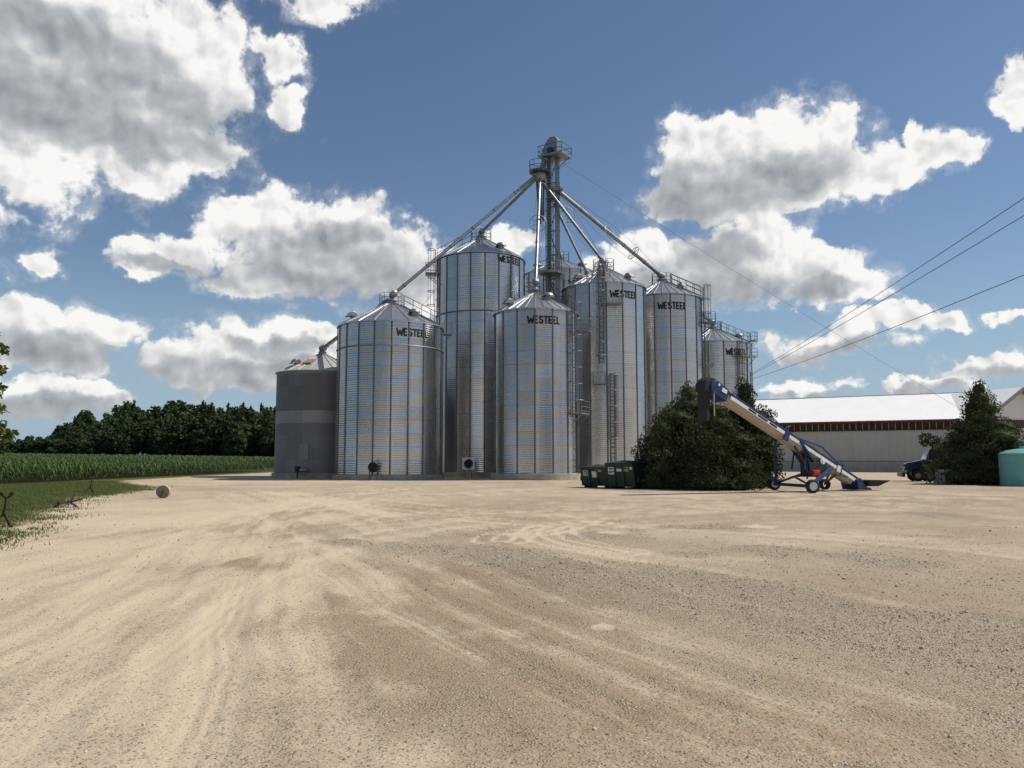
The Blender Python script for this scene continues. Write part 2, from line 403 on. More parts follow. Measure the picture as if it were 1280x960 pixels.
def mixs(f, a, b):
    n = nt.nodes.new('ShaderNodeMixShader'); nt.links.new(f, n.inputs[0]); nt.links.new(a, n.inputs[1]); nt.links.new(b, n.inputs[2]); return n.outputs[0]
front = mixs(alpha, bg_sky, bg_cloud)
# round the rest of the sky: loose cumulus of the same kind
g0 = NZ(dirv, 3.2, 6, 0.6, dim='3D')
ga = MA('MULTIPLY', SS(g0, 0.52, 0.66), SS(el, 0.02, 0.12))
gl = nt.nodes.new('ShaderNodeValToRGB'); e = gl.color_ramp.elements
e[0].position = 0.55; e[0].color = (0.75, 0.75, 0.74, 1); e[1].position = 0.85; e[1].color = (0.30, 0.32, 0.35, 1); nt.links.new(g0, gl.inputs[0])
rest = mixs(ga, bg_sky, scaled(gl.outputs[0], CLOUD_GAIN))
inview = MA('MULTIPLY', MA('LESS_THAN', MA('ABSOLUTE', az), 0.86), MA('LESS_THAN', el, 0.78))
nt.links.new(mixs(inview, rest, front), nt.nodes.new('ShaderNodeOutputWorld').inputs[0])
w.cycles.sampling_method = 'MANUAL'; w.cycles.sample_map_resolution = 512
vs_ = SC.view_settings; vs_.view_transform = 'Standard'; vs_.look = 'None'; vs_.exposure = 0.12; vs_.gamma = 1
SC.cycles.max_bounces = 6; SC.cycles.diffuse_bounces = 2; SC.cycles.glossy_bounces = 4; SC.cycles.transmission_bounces = 2
SC.cycles.sample_clamp_indirect = 6
SC.cycles.use_denoising = True
# ------------------------------------------------------------------ terrain: yard, verge, field
def P2(px, py): p = gnd(px, py); return (p.x, p.y)
def rise(x, y):
    """the cornfield climbs gently towards the wood"""
    s = np.clip((y - 60) / 200, 0, 1.15)
    lat = np.clip((-x / np.maximum(y, 1) - 0.27) / 0.3, 0, 1.3)
    on = sstep(0.20, 0.30, -x / np.maximum(y, 1))
    return s * (0.6 + 1.1 * lat) * on
EDGE = [(-900, 1500), (-300, 840), (-60, 690), (0, 671), (28, 660), (60, 648), (76, 636), (88, 629), (104, 623), (150, 617.5), (192, 612.5), (198, 609), (165, 605), (158, 601.5), (240, 597.2), (345, 592), (420, 589), (520, 585.5), (560, 583)]
EDGEW = [P2(*p) for p in EDGE]
def yard_mask(x, y):
    """> 0 inside the gravel yard (signed metres from the yard's left edge)"""
    d, lat, _ = pl_dist(x, y, EDGEW)
    return -lat
angs = np.concatenate([np.linspace(-180, -56, 40, endpoint=False), np.linspace(-56, 56, 761), np.linspace(56, 180, 41)[1:-1]])
angs = np.radians(angs)
inv = np.linspace(1700 / 2.6, 1700 / 62, 400)
rad = np.concatenate([[0.4, 1.2, 2.0], 1700 / inv, np.geomspace(62.6, 190, 90), np.geomspace(200, 3200, 24)])
A, Rr = np.meshgrid(angs, rad)
GX, GY = Rr * np.sin(A), Rr * np.cos(A)
na, nr = len(angs), len(rad)
wig = (fbm(GX * 0.9, GY * 0.9, 4, 3) - 0.5) * 1.0 * np.clip(Rr / 25, .5, 1.6)
YM = yard_mask(GX, GY) + wig
# --- features of the yard surface, in metres on the ground
T_MAIN = smooth_line([P2(1560, 1010), P2(1280, 905), P2(1000, 835), P2(760, 762), P2(600, 700), P2(470, 660), P2(380, 632), P2(300, 612)])
T_LEFT = smooth_line([(-1.9, 2.4), (-2.45, 4.6), (-3.4, 8.0), (-5.2, 14.5), (-7.4, 24.0), (-8.2, 36.0), (-6.0, 50.0)])
T_LEFT2 = smooth_line([P2(-500, 1000), P2(0, 815), P2(190, 730), P2(330, 688), P2(520, 655), P2(760, 640), P2(1280, 628)])
T_LEFT3 = smooth_line([P2(-300, 760), P2(0, 700), P2(160, 672), P2(330, 640), P2(520, 622), P2(700, 612)])
T_CROSS = smooth_line([P2(1600, 640), P2(1280, 622), P2(960, 624), P2(700, 632), P2(520, 640), P2(400, 660)])
T_CROSS2 = smooth_line([P2(1700, 760), P2(1280, 692), P2(1000, 668), P2(760, 655), P2(560, 640), P2(380, 620)])
T_CROSS3 = smooth_line([P2(1700, 690), P2(1280, 655), P2(960, 645), P2(700, 660), P2(560, 672)])
T_RIGHT = smooth_line([P2(1500, 1200), P2(1100, 960), P2(860, 850), P2(640, 765), P2(460, 690)])
T_RIGHT2 = smooth_line([P2(1800, 980), P2(1280, 800), P2(900, 722), P2(700, 690), P2(500, 650)])
T_SC1 = smooth_line([P2(775, 690), P2(705, 676), P2(688, 664), P2(700, 658), P2(740, 654)])
T_SC2 = smooth_line([P2(630, 676), P2(640, 669), P2(665, 666), P2(700, 660)])
cx_, cy_ = GX.ravel(), GY.ravel()
near = (cy_ > 1) & (Rr.ravel() < 70) & (np.abs(np.degrees(np.arctan2(cx_, cy_))) < 57)
X, Y = cx_[near], cy_[near]
xw = X + (fbm(X * 0.5, Y * 0.5, 3, 71) - .5) * 0.35; yw = Y + (fbm(X * 0.5 + 40, Y * 0.5, 3, 72) - .5) * 0.35
dust = 0.33 + .14 * sstep(16, 34, Y) + 0.60 * (fbm(X * 0.10, Y * 0.10, 4, 11) - 0.5) + 0.9 * (fbm(X * 0.55, Y * 0.55, 4, 12) - 0.5)
dust += 0.42 * sstep(1.5, -5.0, X + 0.12 * Y) * sstep(50, 10, Y)
dust -= .10 * sstep(-2, 5, X)                     # the left side is pale, ground to powder
brown = 0.30 + 0.9 * (fbm(X * 0.22 + 5, Y * 0.22, 4, 21) - 0.5) + .12 * sstep(-4, 4, X)
hgt = 0.030 * (fbm(X * 0.25, Y * 0.25, 3, 31) - .5) + 0.012 * (fbm(X * 1.7, Y * 1.7, 3, 32) - .5)
def track(line, half, streak, tyres, amp, seed):
    global dust, brown, hgt
    d, lat, arc = pl_dist(xw, yw, line)
    env = sstep(half, half * 0.45, d) * sstep(.2, 3.0, arc) * sstep(arc.max() - .2, arc.max() - 3.5, arc)
    st = fbm(lat * streak, arc * 0.11, 4, seed) - 0.5
    st2 = fbm(lat * streak * 3.3, arc * 0.22, 3, seed + 7) - 0.5
    st3 = fbm(lat * streak * 9, arc * 0.35, 3, seed + 9) - 0.5
    dust = dust + env * amp * (1.5 * st + 1.0 * st2 + 0.9 * st3)
    hgt = hgt + env * 0.012 * st
    for k, c in enumerate(tyres):
        on = np.exp(-((lat - c) / 0.21) ** 2) * env * sstep(0.32, 0.62, fbm(arc * 0.12, arc * 0 + k * 3.1, 3, seed + 3))
        lug = 0.5 + 0.5 * np.cos(lat * 2 * math.pi / 0.13 + 0.6 * np.sin(arc * 3))
        dust = dust + on * amp * (0.34 + 0.30 * lug); brown = brown - on * 0.2
        hgt = hgt - on * (0.010 + 0.008 * lug)
        shoulder = np.exp(-((np.abs(lat - c) - 0.30) / 0.09) ** 2) * env
        hgt = hgt + shoulder * 0.010; brown = brown + shoulder * 0.15
track(T_MAIN, 3.4, 1.4, (-1.7, -.9, .25, 1.0, 2.1), 0.62, 101)
track(T_LEFT, 2.6, 1.5, (-1.5, -.6, .35, 1.15), 0.55, 111)
track(T_LEFT2, 3.2, 1.2, (-1.6, -.5, .5, 1.4), 0.55, 121)
track(T_LEFT3, 2.8, 1.2, (-1.1, .1, 1.1), 0.5, 131)
track(T_CROSS, 3.6, 0.9, (-2.2, -1.0, .2, 1.1, 2.2), 0.60, 141)
track(T_CROSS2, 2.8, 1.1, (-1.5, -.4, .6, 1.6), 0.55, 151)
track(T_CROSS3, 2.4, 1.2, (-1.0, 0, 1.0), 0.55, 161)
track(T_RIGHT, 2.2, 1.5, (-1.1, -.3, .5, 1.3), 0.6, 171)
track(T_RIGHT2, 2.4, 1.3, (-1.4, -.5, .4, 1.2), 0.4, 181)
for ln in (T_SC1, T_SC2):
    d, lat, arc = pl_dist(X, Y, ln)
    for c in (-0.55, -0.15, 0.25, 0.65):
        on = np.exp(-((lat - c) / 0.07) ** 2); dust = dust + 0.9 * on; hgt = hgt - 0.01 * on
# the windrow of loose grey stone across the yard
CORE = [(*P2(430, 677), .7), (*P2(580, 690), 1.2), (*P2(740, 716), 1.5), (*P2(900, 752), 1.6), (*P2(1130, 790), 1.6), (*P2(1420, 850), 1.7), (*P2(1800, 960), 1.8)]
d, lat, arc = pl_dist(X, Y, [(c[0], c[1]) for c in CORE])
half = np.interp(arc, np.concatenate([[0], np.cumsum([math.hypot(CORE[i + 1][0] - CORE[i][0], CORE[i + 1][1] - CORE[i][1]) for i in range(len(CORE) - 1)])]), [c[2] for c in CORE])
coarse = sstep(1.25, 0.35, d / half + 1.1 * (fbm(X * .8, Y * .8, 4, 41) - .5))
coarse = np.maximum(coarse, 0.75 * sstep(.60, .72, fbm(X * .45 + 9, Y * .45, 4, 43)) * sstep(-3.5, 0.5, X))
dust = dust - coarse * 0.30; brown = brown - coarse * .15
hgt = hgt + coarse * 0.012
def blot(px, py, rx, ry, dv, bv, seed=0, sharp=0.5):
    global dust, brown
    c = gnd(px, py); a = gnd(px + rx, py); b = gnd(px, py - ry)
    q = np.hypot((X - c.x) / abs(a.x - c.x), (Y - c.y) / abs(b.y - c.y)) + 2.0 * (fbm(X * 2.2, Y * 1.1, 5, 51 + seed) - .5)
    on = sstep(1 + sharp, 1 - sharp, q); dust = dust + dv * on; brown = brown + bv * on
for i, b in enumerate([(600, 760, 200, 45, -.30, .35), (560, 815, 120, 26, -.30, .4), (640, 730, 160, 26, -.2, .35), (300, 705, 26, 7, -.5, .55), (355, 700, 40, 10, -.3, .4),
                       (600, 910, 110, 40, -.25, .2), (180, 815, 14, 22, -.35, .0), (700, 900, 90, 40, -.2, .25), (330, 900, 70, 60, -.25, .2), (150, 930, 60, 22, -.2, .1), (730, 850, 200, 40, -.25, .3), (985, 900, 200, 40, -.2, .25), (480, 880, 60, 18, -.2, .15)]): blot(*b, i)
for i, b in enumerate([(752, 784, 16, 4.5, .9, -.3, 0, .25), (640, 836, 24, 8, .35, -.2), (500, 865, 40, 10, .32, -.2), (520, 945, 46, 18, .36, -.2), (948, 659, 22, 2.0, 1.1, -.4, 0, .25), (765, 666, 14, 1.5, .8, -.3, 0, .3), (650, 668, 12, 2, .7, -.3), (985, 690, 12, 1.6, .7, -.3),
                       (620, 790, 40, 7, .45, -.2), (230, 800, 60, 90, .25, -.1), (80, 760, 110, 40, .3, -.1), (110, 690, 90, 12, .3, -.2), (170, 655, 90, 9, .35, -.2), (1050, 880, 40, 9, .35, -.2), (900, 700, 50, 4, .35, -.2)]): blot(*b[:6], 60 + i, b[7] if len(b) > 7 else .5)
red = sstep(.5, .75, fbm(X * .3, Y * .3, 3, 61)) * .4
cdirt = gnd(150, 604.5); red = np.maximum(red, sstep(7, 2, np.hypot(X - cdirt.x, (Y - cdirt.y) * .6)))
full = lambda arr, dflt: (lambda o: (o.__setitem__(near, arr), o)[1])(np.full(cx_.shape, dflt))
DUST, BROWN, COARSE, HG, RED = full(np.clip(dust, -.2, 1.3), .45), full(np.clip(brown, 0, 1.2), .3), full(coarse, 0.), full(hgt, 0.), full(red, 0.)
HG = HG * sstep(48, 20, Rr.ravel()) * 1.0
Z = HG + rise(cx_, cy_) + np.where(YM.ravel() < 0, 0.02 * np.clip(-YM.ravel(), 0, 1), 0)
V = np.stack([cx_, cy_, Z], 1)
idx = np.arange(nr * na).reshape(nr, na)
nxt = np.roll(idx, -1, axis=1)
Q = np.stack([idx[:-1], nxt[:-1], nxt[1:], idx[1:]], -1).reshape(-1, 4)
vm = YM.ravel()[Q].mean(1); fcx, fcy = cx_[Q].mean(1), cy_[Q].mean(1)
dist = np.hypot(fcx, fcy)
isyard = (vm > 0) & (dist < 190)
def sub(Qs):
    u, inv_ = np.unique(Qs, return_inverse=True); return u, inv_.reshape(Qs.shape)
# --- yard material: powder, brown fines, grey stone
m, nt_, b = new_mat('gravel_yard')
tcg = N(nt_, 'ShaderNodeTexCoord'); O = tcg.outputs['Object']
def attr(n): return N(nt_, 'ShaderNodeAttribute', attribute_name=n).outputs['Fac']
def mth(op, a, b_=None, c=None, clamp=False):
    n = N(nt_, 'ShaderNodeMath', operation=op); n.use_clamp = clamp
    for i, x in enumerate((a, b_, c)):
        if x is None: continue
        if isinstance(x, (int, float)): n.inputs[i].default_value = x
        else: L(nt_, x, n.inputs[i])
    return n.outputs[0]
def mixc(f, a, b_):
    n = N(nt_, 'ShaderNodeMix', data_type='RGBA'); n.clamp_factor = True
    for i, x in ((0, f), (6, a), (7, b_)):
        if isinstance(x, tuple): n.inputs[i].default_value = (*x, 1)
        elif isinstance(x, (int, float)): n.inputs[i].default_value = x
        else: L(nt_, x, n.inputs[i])
    return n.outputs[2]
def nz(sc, det, ro=0.6):
    n = N(nt_, 'ShaderNodeTexNoise', i_Scale=sc, i_Detail=det, i_Roughness=ro); L(nt_, O, n.inputs['Vector']); return n.outputs[0]
nf, nm, ng, nh = nz(9, 6, .7), nz(2.2, 5), nz(38, 4, .7), nz(120, 3, .7)
du = mth('ADD', attr('dust'), mth('ADD', mth('MULTIPLY', mth('SUBTRACT', nf, .5), 1.1), mth('ADD', mth('MULTIPLY', mth('SUBTRACT', ng, .5), 1.3), mth('MULTIPLY', mth('SUBTRACT', nh, .5), 1.3))))
br = mth('ADD', attr('brown'), mth('MULTIPLY', mth('SUBTRACT', nm, .5), .9))
base = mixc(br, (0.440, 0.368, 0.272), (0.325, 0.248, 0.163))
base = mixc(mth('MULTIPLY', attr('red'), .7), base, (0.29, 0.18, 0.115))
lt = mixc(nm, (0.515, 0.425, 0.308), (0.575, 0.48, 0.355))
fd = N(nt_, 'ShaderNodeMapRange', interpolation_type='SMOOTHSTEP'); L(nt_, du, fd.inputs[0]); fd.inputs[1].default_value = 0.1; fd.inputs[2].default_value = 1.0
c0 = mixc(fd.outputs[0], base, lt)
vo = N(nt_, 'ShaderNodeTexVoronoi', i_Scale=46.0); L(nt_, O, vo.inputs['Vector'])
vsep = N(nt_, 'ShaderNodeSeparateColor'); L(nt_, vo.outputs['Color'], vsep.inputs[0])
stone = ramp(nt_, vsep.outputs[0], [(0.0, (0.20, 0.16, 0.115)), (0.3, (0.41, 0.345, 0.255)), (0.8, (0.50, 0.435, 0.34)), (1.0, (0.62, 0.56, 0.46))])
sel = mth('ADD', mth('MULTIPLY', attr('coarse'), .70), mth('ADD', .16, mth('MULTIPLY', mth('SUBTRACT', 0.60, du), .45)))
pick = N(nt_, 'ShaderNodeMapRange'); L(nt_, mth('SUBTRACT', sel, vsep.outputs[1]), pick.inputs[0]); pick.inputs[1].default_value = -0.15; pick.inputs[2].default_value = 0.15
inside = N(nt_, 'ShaderNodeMapRange'); L(nt_, vo.outputs['Distance'], inside.inputs[0]); inside.inputs[1].default_value = 0.62; inside.inputs[2].default_value = 0.45
pk = mth('MULTIPLY', pick.outputs[0], inside.outputs[0])
c1 = mixc(mth('MULTIPLY', pk, .85), c0, stone)
vo2 = N(nt_, 'ShaderNodeTexVoronoi', i_Scale=19.0); L(nt_, O, vo2.inputs['Vector'])
v2 = N(nt_, 'ShaderNodeSeparateColor'); L(nt_, vo2.outputs['Color'], v2.inputs[0])
spot = mth('MULTIPLY', mth('GREATER_THAN', v2.outputs[0], .80), mth('LESS_THAN', vo2.outputs['Distance'], .22))
c1 = mixc(mth('MULTIPLY', spot, .55), c1, (0.13, 0.10, 0.075))
L(nt_, c1, b.inputs['Base Color']); b.inputs['Roughness'].default_value = 0.95; b.inputs['Specular IOR Level'].default_value = 0.15
hb = mth('ADD', mth('MULTIPLY', pk, mth('SUBTRACT', 1.0, vo.outputs['Distance'])), mth('ADD', mth('MULTIPLY', nf, .6), mth('MULTIPLY', ng, .8)))
bp = N(nt_, 'ShaderNodeBump', i_Strength=0.8, i_Distance=0.028); L(nt_, hb, bp.inputs['Height']); L(nt_, bp.outputs[0], b.inputs['Normal'])
M['yard'] = m
u, q = sub(Q[isyard])
yo = link('gravel_yard', np_mesh('gravel_yard', V[u], q, M['yard'], True, point_attr={'dust': DUST[u], 'brown': BROWN[u], 'coarse': COARSE[u], 'red': RED[u]}))
tag(yo, 'pale gravel farmyard with tyre tracks and a band of loose grey stone', None, None, 'structure')
# --- ground (verge, field soil darkened with the corn's shade, far land)
m, nt_, b = new_mat('ground'); tcg = N(nt_, 'ShaderNodeTexCoord'); O = tcg.outputs['Object']
g1, g2 = nz(0.35, 5), nz(14, 4)
cg = mixc(g1, (0.075, 0.095, 0.028), (0.115, 0.125, 0.045))
cg = mixc(mth('MULTIPLY', g2, .6), cg, (0.04, 0.05, 0.015))
cg = mixc(attr('pale'), cg, (0.42, 0.34, 0.23)); cg = mixc(attr('soil'), cg, (0.045, 0.045, 0.02))  # soil colour is dark green: shade beneath the corn is put into it
L(nt_, cg, b.inputs['Base Color']); b.inputs['Roughness'].default_value = 0.95; b.inputs['Specular IOR Level'].default_value = 0.1
bp = N(nt_, 'ShaderNodeBump', i_Strength=0.6, i_Distance=0.05); L(nt_, g2, bp.inputs['Height']); L(nt_, bp.outputs[0], b.inputs['Normal'])
M['ground'] = m
u, q = sub(Q[~isyard])
cfront = [P2(-1500, 640), P2(-400, 616), P2(0, 606), P2(120, 600.8), P2(240, 596), P2(345, 590.8), P2(470, 586)]
_, clat, _ = pl_dist(V[u][:, 0], V[u][:, 1], cfront)
ymu = YM.ravel()[u]
pale = sstep(-0.9, 0.0, ymu) * .75 + .35 * sstep(.62, .74, fbm(V[u][:, 0] * 1.6, V[u][:, 1] * 1.6, 3, 91)) * sstep(-1.6, -.3, ymu)
soil = sstep(0.2, 1.5, clat)
go = link('ground', np_mesh('ground', V[u], q, M['ground'], True, point_attr={'pale': pale, 'soil': soil}))
tag(go, 'green verge and field soil around the gravel yard', None, None, 'structure')

# ------------------------------------------------------------------ loose stones lying on the yard
ico = []
t = (1 + 5 ** .5) / 2
iv = np.array([(-1, t, 0), (1, t, 0), (-1, -t, 0), (1, -t, 0), (0, -1, t), (0, 1, t), (0, -1, -t), (0, 1, -t), (t, 0, -1), (t, 0, 1), (-t, 0, -1), (-t, 0, 1)], float); iv /= np.linalg.norm(iv[0])
itf = np.array([(0, 11, 5), (0, 5, 1), (0, 1, 7), (0, 7, 10), (0, 10, 11), (1, 5, 9), (5, 11, 4), (11, 10, 2), (10, 7, 6), (7, 1, 8), (3, 9, 4), (3, 4, 2), (3, 2, 6), (3, 6, 8), (3, 8, 9), (4, 9, 5), (2, 4, 11), (6, 2, 10), (8, 6, 7), (9, 8, 1)])
cand = np.nonzero(near & (Rr.ravel() < 24) & (Rr.ravel() > 3) & (YM.ravel() > .3))[0]
pw = (0.07 + 1.0 * COARSE[cand] + 0.35 * np.clip(.5 - DUST[cand], 0, 1)) * (Rr.ravel()[cand] ** 1.15)
pick_ = rng.choice(cand, 75000, p=pw / pw.sum())
K = len(pick_)
px_ = cx_[pick_] + rng.normal(0, .05, K); py_ = cy_[pick_] + rng.normal(0, .05, K)
sz = np.clip(rng.lognormal(math.log(.0046), .48, K), .0025, .022) * np.clip(np.hypot(px_, py_) / 8, .8, 1.7) * np.where(COARSE[pick_] > .4, .82, .72)
rot = rng.normal(size=(K, 3, 3)); qm, _ = np.linalg.qr(rot)
sv = iv[None] * (1 + rng.uniform(-.28, .28, (K, 12, 1))) * sz[:, None, None] * np.array([1.25, 1, .75])
sv = np.einsum('kij,knj->kni', qm, sv); sv[:, :, 2] *= .8
sv += np.stack([px_, py_, Z[pick_] + sz * .35], 1)[:, None]
sf = (itf[None] + (np.arange(K) * 12)[:, None, None]).reshape(-1, 3)
m, nt_, b = new_mat('loose_stone'); at_ = attr('tone')
cs = ramp(nt_, at_, [(0, (0.24, 0.20, 0.145)), (.35, (0.43, 0.37, 0.28)), (.8, (0.50, 0.44, 0.35)), (1, (0.68, 0.63, 0.54))]); L(nt_, cs, b.inputs['Base Color']); b.inputs['Roughness'].default_value = .9; b.inputs['Specular IOR Level'].default_value = .2
so = link('loose_gravel', np_mesh('loose_gravel', sv.reshape(-1, 3), sf, m, False, face_attr={'tone': np.repeat(rng.beta(2, 2, K), 20)}))
tag(so, 'loose grey and tan stones scattered over the gravel yard', None, None, 'stuff')

# ------------------------------------------------------------------ grass verge
def blades(n, region, name, mat, h, wd, label):
    xs, ys = region(n); k = len(xs)
    zz = rise(xs, ys)
    a = rng.uniform(0, 6.28, k); hh = h * rng.uniform(.5, 1.3, k); ww = wd * rng.uniform(.6, 1.3, k)
    lean = rng.normal(0, .45, (k, 2)) * hh[:, None]
    p0 = np.stack([xs - np.cos(a) * ww, ys - np.sin(a) * ww, zz], 1); p1 = np.stack([xs + np.cos(a) * ww, ys + np.sin(a) * ww, zz], 1)
    p2 = np.stack([xs + lean[:, 0], ys + lean[:, 1], zz + hh], 1)
    v = np.stack([p0, p1, p2], 1).reshape(-1, 3); f = np.arange(3 * k).reshape(-1, 3)
    o = link(name, np_mesh(name, v, f, mat, False, face_attr={'tone': np.clip(rng.normal(.45, .22, k) + .5 * (fbm(xs * .5, ys * .5, 3, 5) - .5), 0, 1)}))
    return tag(o, label, None, None, 'stuff')
def verge(n):
    d_ = rng.uniform(14, 62, n * 3); t_ = rng.uniform(-.80, -.36, n * 3); xs, ys = t_ * d_, d_
    ym = yard_mask(xs, ys) + (fbm(xs * .9, ys * .9, 4, 3) - .5) * 1.0 * np.clip(np.hypot(xs, ys) / 25, .5, 1.6)
    _, cl, _ = pl_dist(xs, ys, cfront)
    keep = (ym < 0.15) & (cl < .8) & (rng.uniform(0, 1, n * 3) < sstep(.3, -1.6, ym) * .95 + .05)
    i = np.nonzero(keep)[0][:n]; return xs[i], ys[i]
blades(110000, verge, 'verge_grass', M['grass'], .06, .014, 'short green grass on the verge beside the gravel')
def weeds(n):
    s = rng.uniform(0, 1, n * 2); pts = np.array([P2(px, py) for px, py in EDGE[2:12]])
    i = rng.integers(0, len(pts) - 1, n * 2); p = pts[i] + (pts[i + 1] - pts[i]) * s[:, None] + rng.normal(0, .5, (n * 2, 2))
    k = fbm(p[:, 0] * 1.3, p[:, 1] * 1.3, 2, 77) > .58
    return p[k][:n, 0], p[k][:n, 1]
blades(3500, weeds, 'edge_weeds', M['grass'], .10, .010, 'ragged weeds along the gravel edge')

# ------------------------------------------------------------------ maize
def corn(xs, ys, hgt_, nl, ll, lw, name):
    k = len(xs); zz = rise(xs, ys)
    K2 = k * nl
    X0, Y0, Z0 = np.repeat(xs, nl), np.repeat(ys, nl), np.repeat(zz, nl)
    H0 = np.repeat(hgt_, nl)
    t_ = np.tile(np.linspace(.28, .93, nl), k) + rng.normal(0, .04, K2)
    a = np.repeat(rng.uniform(0, 6.28, k), nl) + np.tile(np.arange(nl) * 2.6, k) + rng.normal(0, .4, K2)
    ll_ = ll * rng.uniform(.7, 1.25, K2) * (1.15 - .5 * np.abs(t_ - .6)); w_ = lw * rng.uniform(.7, 1.2, K2)
    up = .55 + .5 * t_
    ca, sa = np.cos(a), np.sin(a)
    zb = Z0 + H0 * t_ * .86
    def pt(r_, dz, s): return np.stack([X0 + ca * r_ - sa * w_ * s, Y0 + sa * r_ + ca * w_ * s, zb + dz], 1)
    z1 = ll_ * .5 * up; z2 = ll_ * (.75 * up - .18); z3 = ll_ * (.55 * up - .55)
    zero = np.zeros(K2)
    v = np.stack([pt(zero, zero, .5), pt(zero, zero, -.5), pt(ll_ * .3, z1, -1), pt(ll_ * .3, z1, 1), pt(ll_ * .62, z2, .8), pt(ll_ * .62, z2, -.8), pt(ll_ * .98, z3, -.15), pt(ll_ * .98, z3, .15)], 1).reshape(-1, 3)
    b0 = (np.arange(K2) * 8)[:, None]
    f = np.concatenate([b0 + np.array([[0, 1, 2, 3]]), b0 + np.array([[3, 2, 5, 4]]), b0 + np.array([[4, 5, 6, 7]])], 0)
    tone = np.clip(rng.normal(.4, .2, K2) + .35 * (t_ - .5), 0, 1)
    return v, f, np.tile(tone, 3)
def rows(y0, y1, rsp, psp, jit):
    # planted rows run roughly across the view
    ys = np.arange(y0, y1, rsp); out = []
    for y in ys:
        xs = np.arange(-.80 * y - 6, -.20 * y + 4, psp); xs = xs + rng.normal(0, jit, len(xs))
        out.append(np.stack([xs, np.full(len(xs), y) + rng.normal(0, jit * .5, len(xs)) - 0.12 * (xs + 30)], 1))
    p = np.concatenate(out); _, cl, _ = pl_dist(p[:, 0], p[:, 1], cfront)
    inten = (cl > .1 + .4 * fbm(p[:, 0] * .4, p[:, 1] * .4, 2, 9)) & (p[:, 1] > 0); return p[inten], cl[inten]
vs, fs, ts, off = [], [], [], 0
for (y0, y1, rsp, psp, nl, ll, lw, cmax, cmin) in ((46, 100, .76, .30, 7, .62, .042, 14, 0), (50, 170, 1.1, .6, 6, .75, .07, 60, 14), (60, 275, 2.2, 1.1, 5, .95, .14, 999, 60)):
    p, cl = rows(y0, y1, rsp, psp, .07); k_ = (cl <= cmax) & (cl > cmin); p = p[k_]; cl = cl[k_]
    h_ = (1.12 + .55 * sstep(0, 8, cl) * .6 + .35 * (fbm(p[:, 0] * .15, p[:, 1] * .15, 3, 8) - .5)) * rng.uniform(.9, 1.08, len(p))
    v, f, t2 = corn(p[:, 0], p[:, 1], h_, nl, ll, lw, 'c'); vs.append(v); fs.append(f + off); ts.append(t2); off += len(v)
co = link('corn_field', np_mesh('corn_field', np.concatenate(vs), np.concatenate(fs), M['corn'], False, face_attr={'tone': np.concatenate(ts)}))
tag(co, 'field of green corn in rows beyond the grass verge', None, None, 'stuff')

# pale broken stone dumped at the foot of the old bin
cr_ = gnd(354, 592.6); K = 70
rx = cr_.x + rng.normal(0, 1.0, K); ry = cr_.y + rng.normal(0, .45, K); rs = rng.uniform(.05, .17, K)
rv = iv[None] * (1 + rng.uniform(-.3, .3, (K, 12, 1))) * rs[:, None, None] + np.stack([rx, ry, rs * .4], 1)[:, None]
ro_ = link('rubble', np_mesh('rubble', rv.reshape(-1, 3), (itf[None] + (np.arange(K) * 12)[:, None, None]).reshape(-1, 3), simple('pale_rubble', (0.5, 0.48, 0.43), .9, var=.2), False))
tag(ro_, 'small heap of pale broken stone at the foot of the old grey bin', None, None, 'stuff')
# ------------------------------------------------------------------ grain bins
GB = 'galvanised grain bins of the storage yard'
STROKES = {'W': [[(0, 1), (.24, 0)], [(.24, 0), (.5, .72)], [(.5, .72), (.76, 0)], [(.76, 0), (1, 1)]],
           'E': [[(.1, 0), (.1, 1)], [(.1, .92), (.85, .92)], [(.1, .5), (.72, .5)], [(.1, .08), (.85, .08)]],
           'S': [[(.84, .82), (.66, .93), (.34, .93), (.15, .78), (.2, .6), (.5, .5), (.8, .4), (.86, .22), (.66, .07), (.34, .07), (.12, .2)]],
           'T': [[(.0, .92), (1, .92)], [(.5, 0), (.5, .92)]], 'L': [[(.12, 0), (.12, 1)], [(.12, .08), (.85, .08)]]}
class Bin:
    def __init__(s, px, hw, Y, eave, apex, n, pad, phase=0.0, pf=0.55):
        c = at(px, 574, Y); s.c = Vector((c.x, c.y, 0)); s.Y = Y
        s.R = hw / 1000 * c.y * (1.0); s.zb = pad; s.ze = at(px, eave, Y).z; s.za = at(px, apex, Y).z
        s.n = n; s.pf = pf; s.base = math.atan2(-c.y, -c.x); s.ph = R_(phase)
        s.seam = s.base + s.ph
    def rw(s, a):
        st = 2 * math.pi / s.n
        rel = (a - s.seam) % st - st / 2
        return s.R * (1 - s.pf + s.pf * math.cos(st / 2) / math.cos(rel))
    def p(s, deg, z, off=0.0, r=None):
        a = s.base + R_(deg); r = (s.rw(a) if r is None else r) + off
        return s.c + Vector((math.cos(a) * r, math.sin(a) * r, z))
    def dirs(s, deg):
        a = s.base + R_(deg); return Vector((math.cos(a), math.sin(a), 0)), Vector((-math.sin(a), math.cos(a), 0))
    def roofz(s, r): return s.ze + (s.za - s.ze) * (1 - max(0, r - 0.35) / (s.R + .12 - .35))
    def rp(s, deg, f, off=0.0):
        r = f * s.R; a = s.base + R_(deg); return s.c + Vector((math.cos(a) * r, math.sin(a) * r, s.roofz(r) + off))

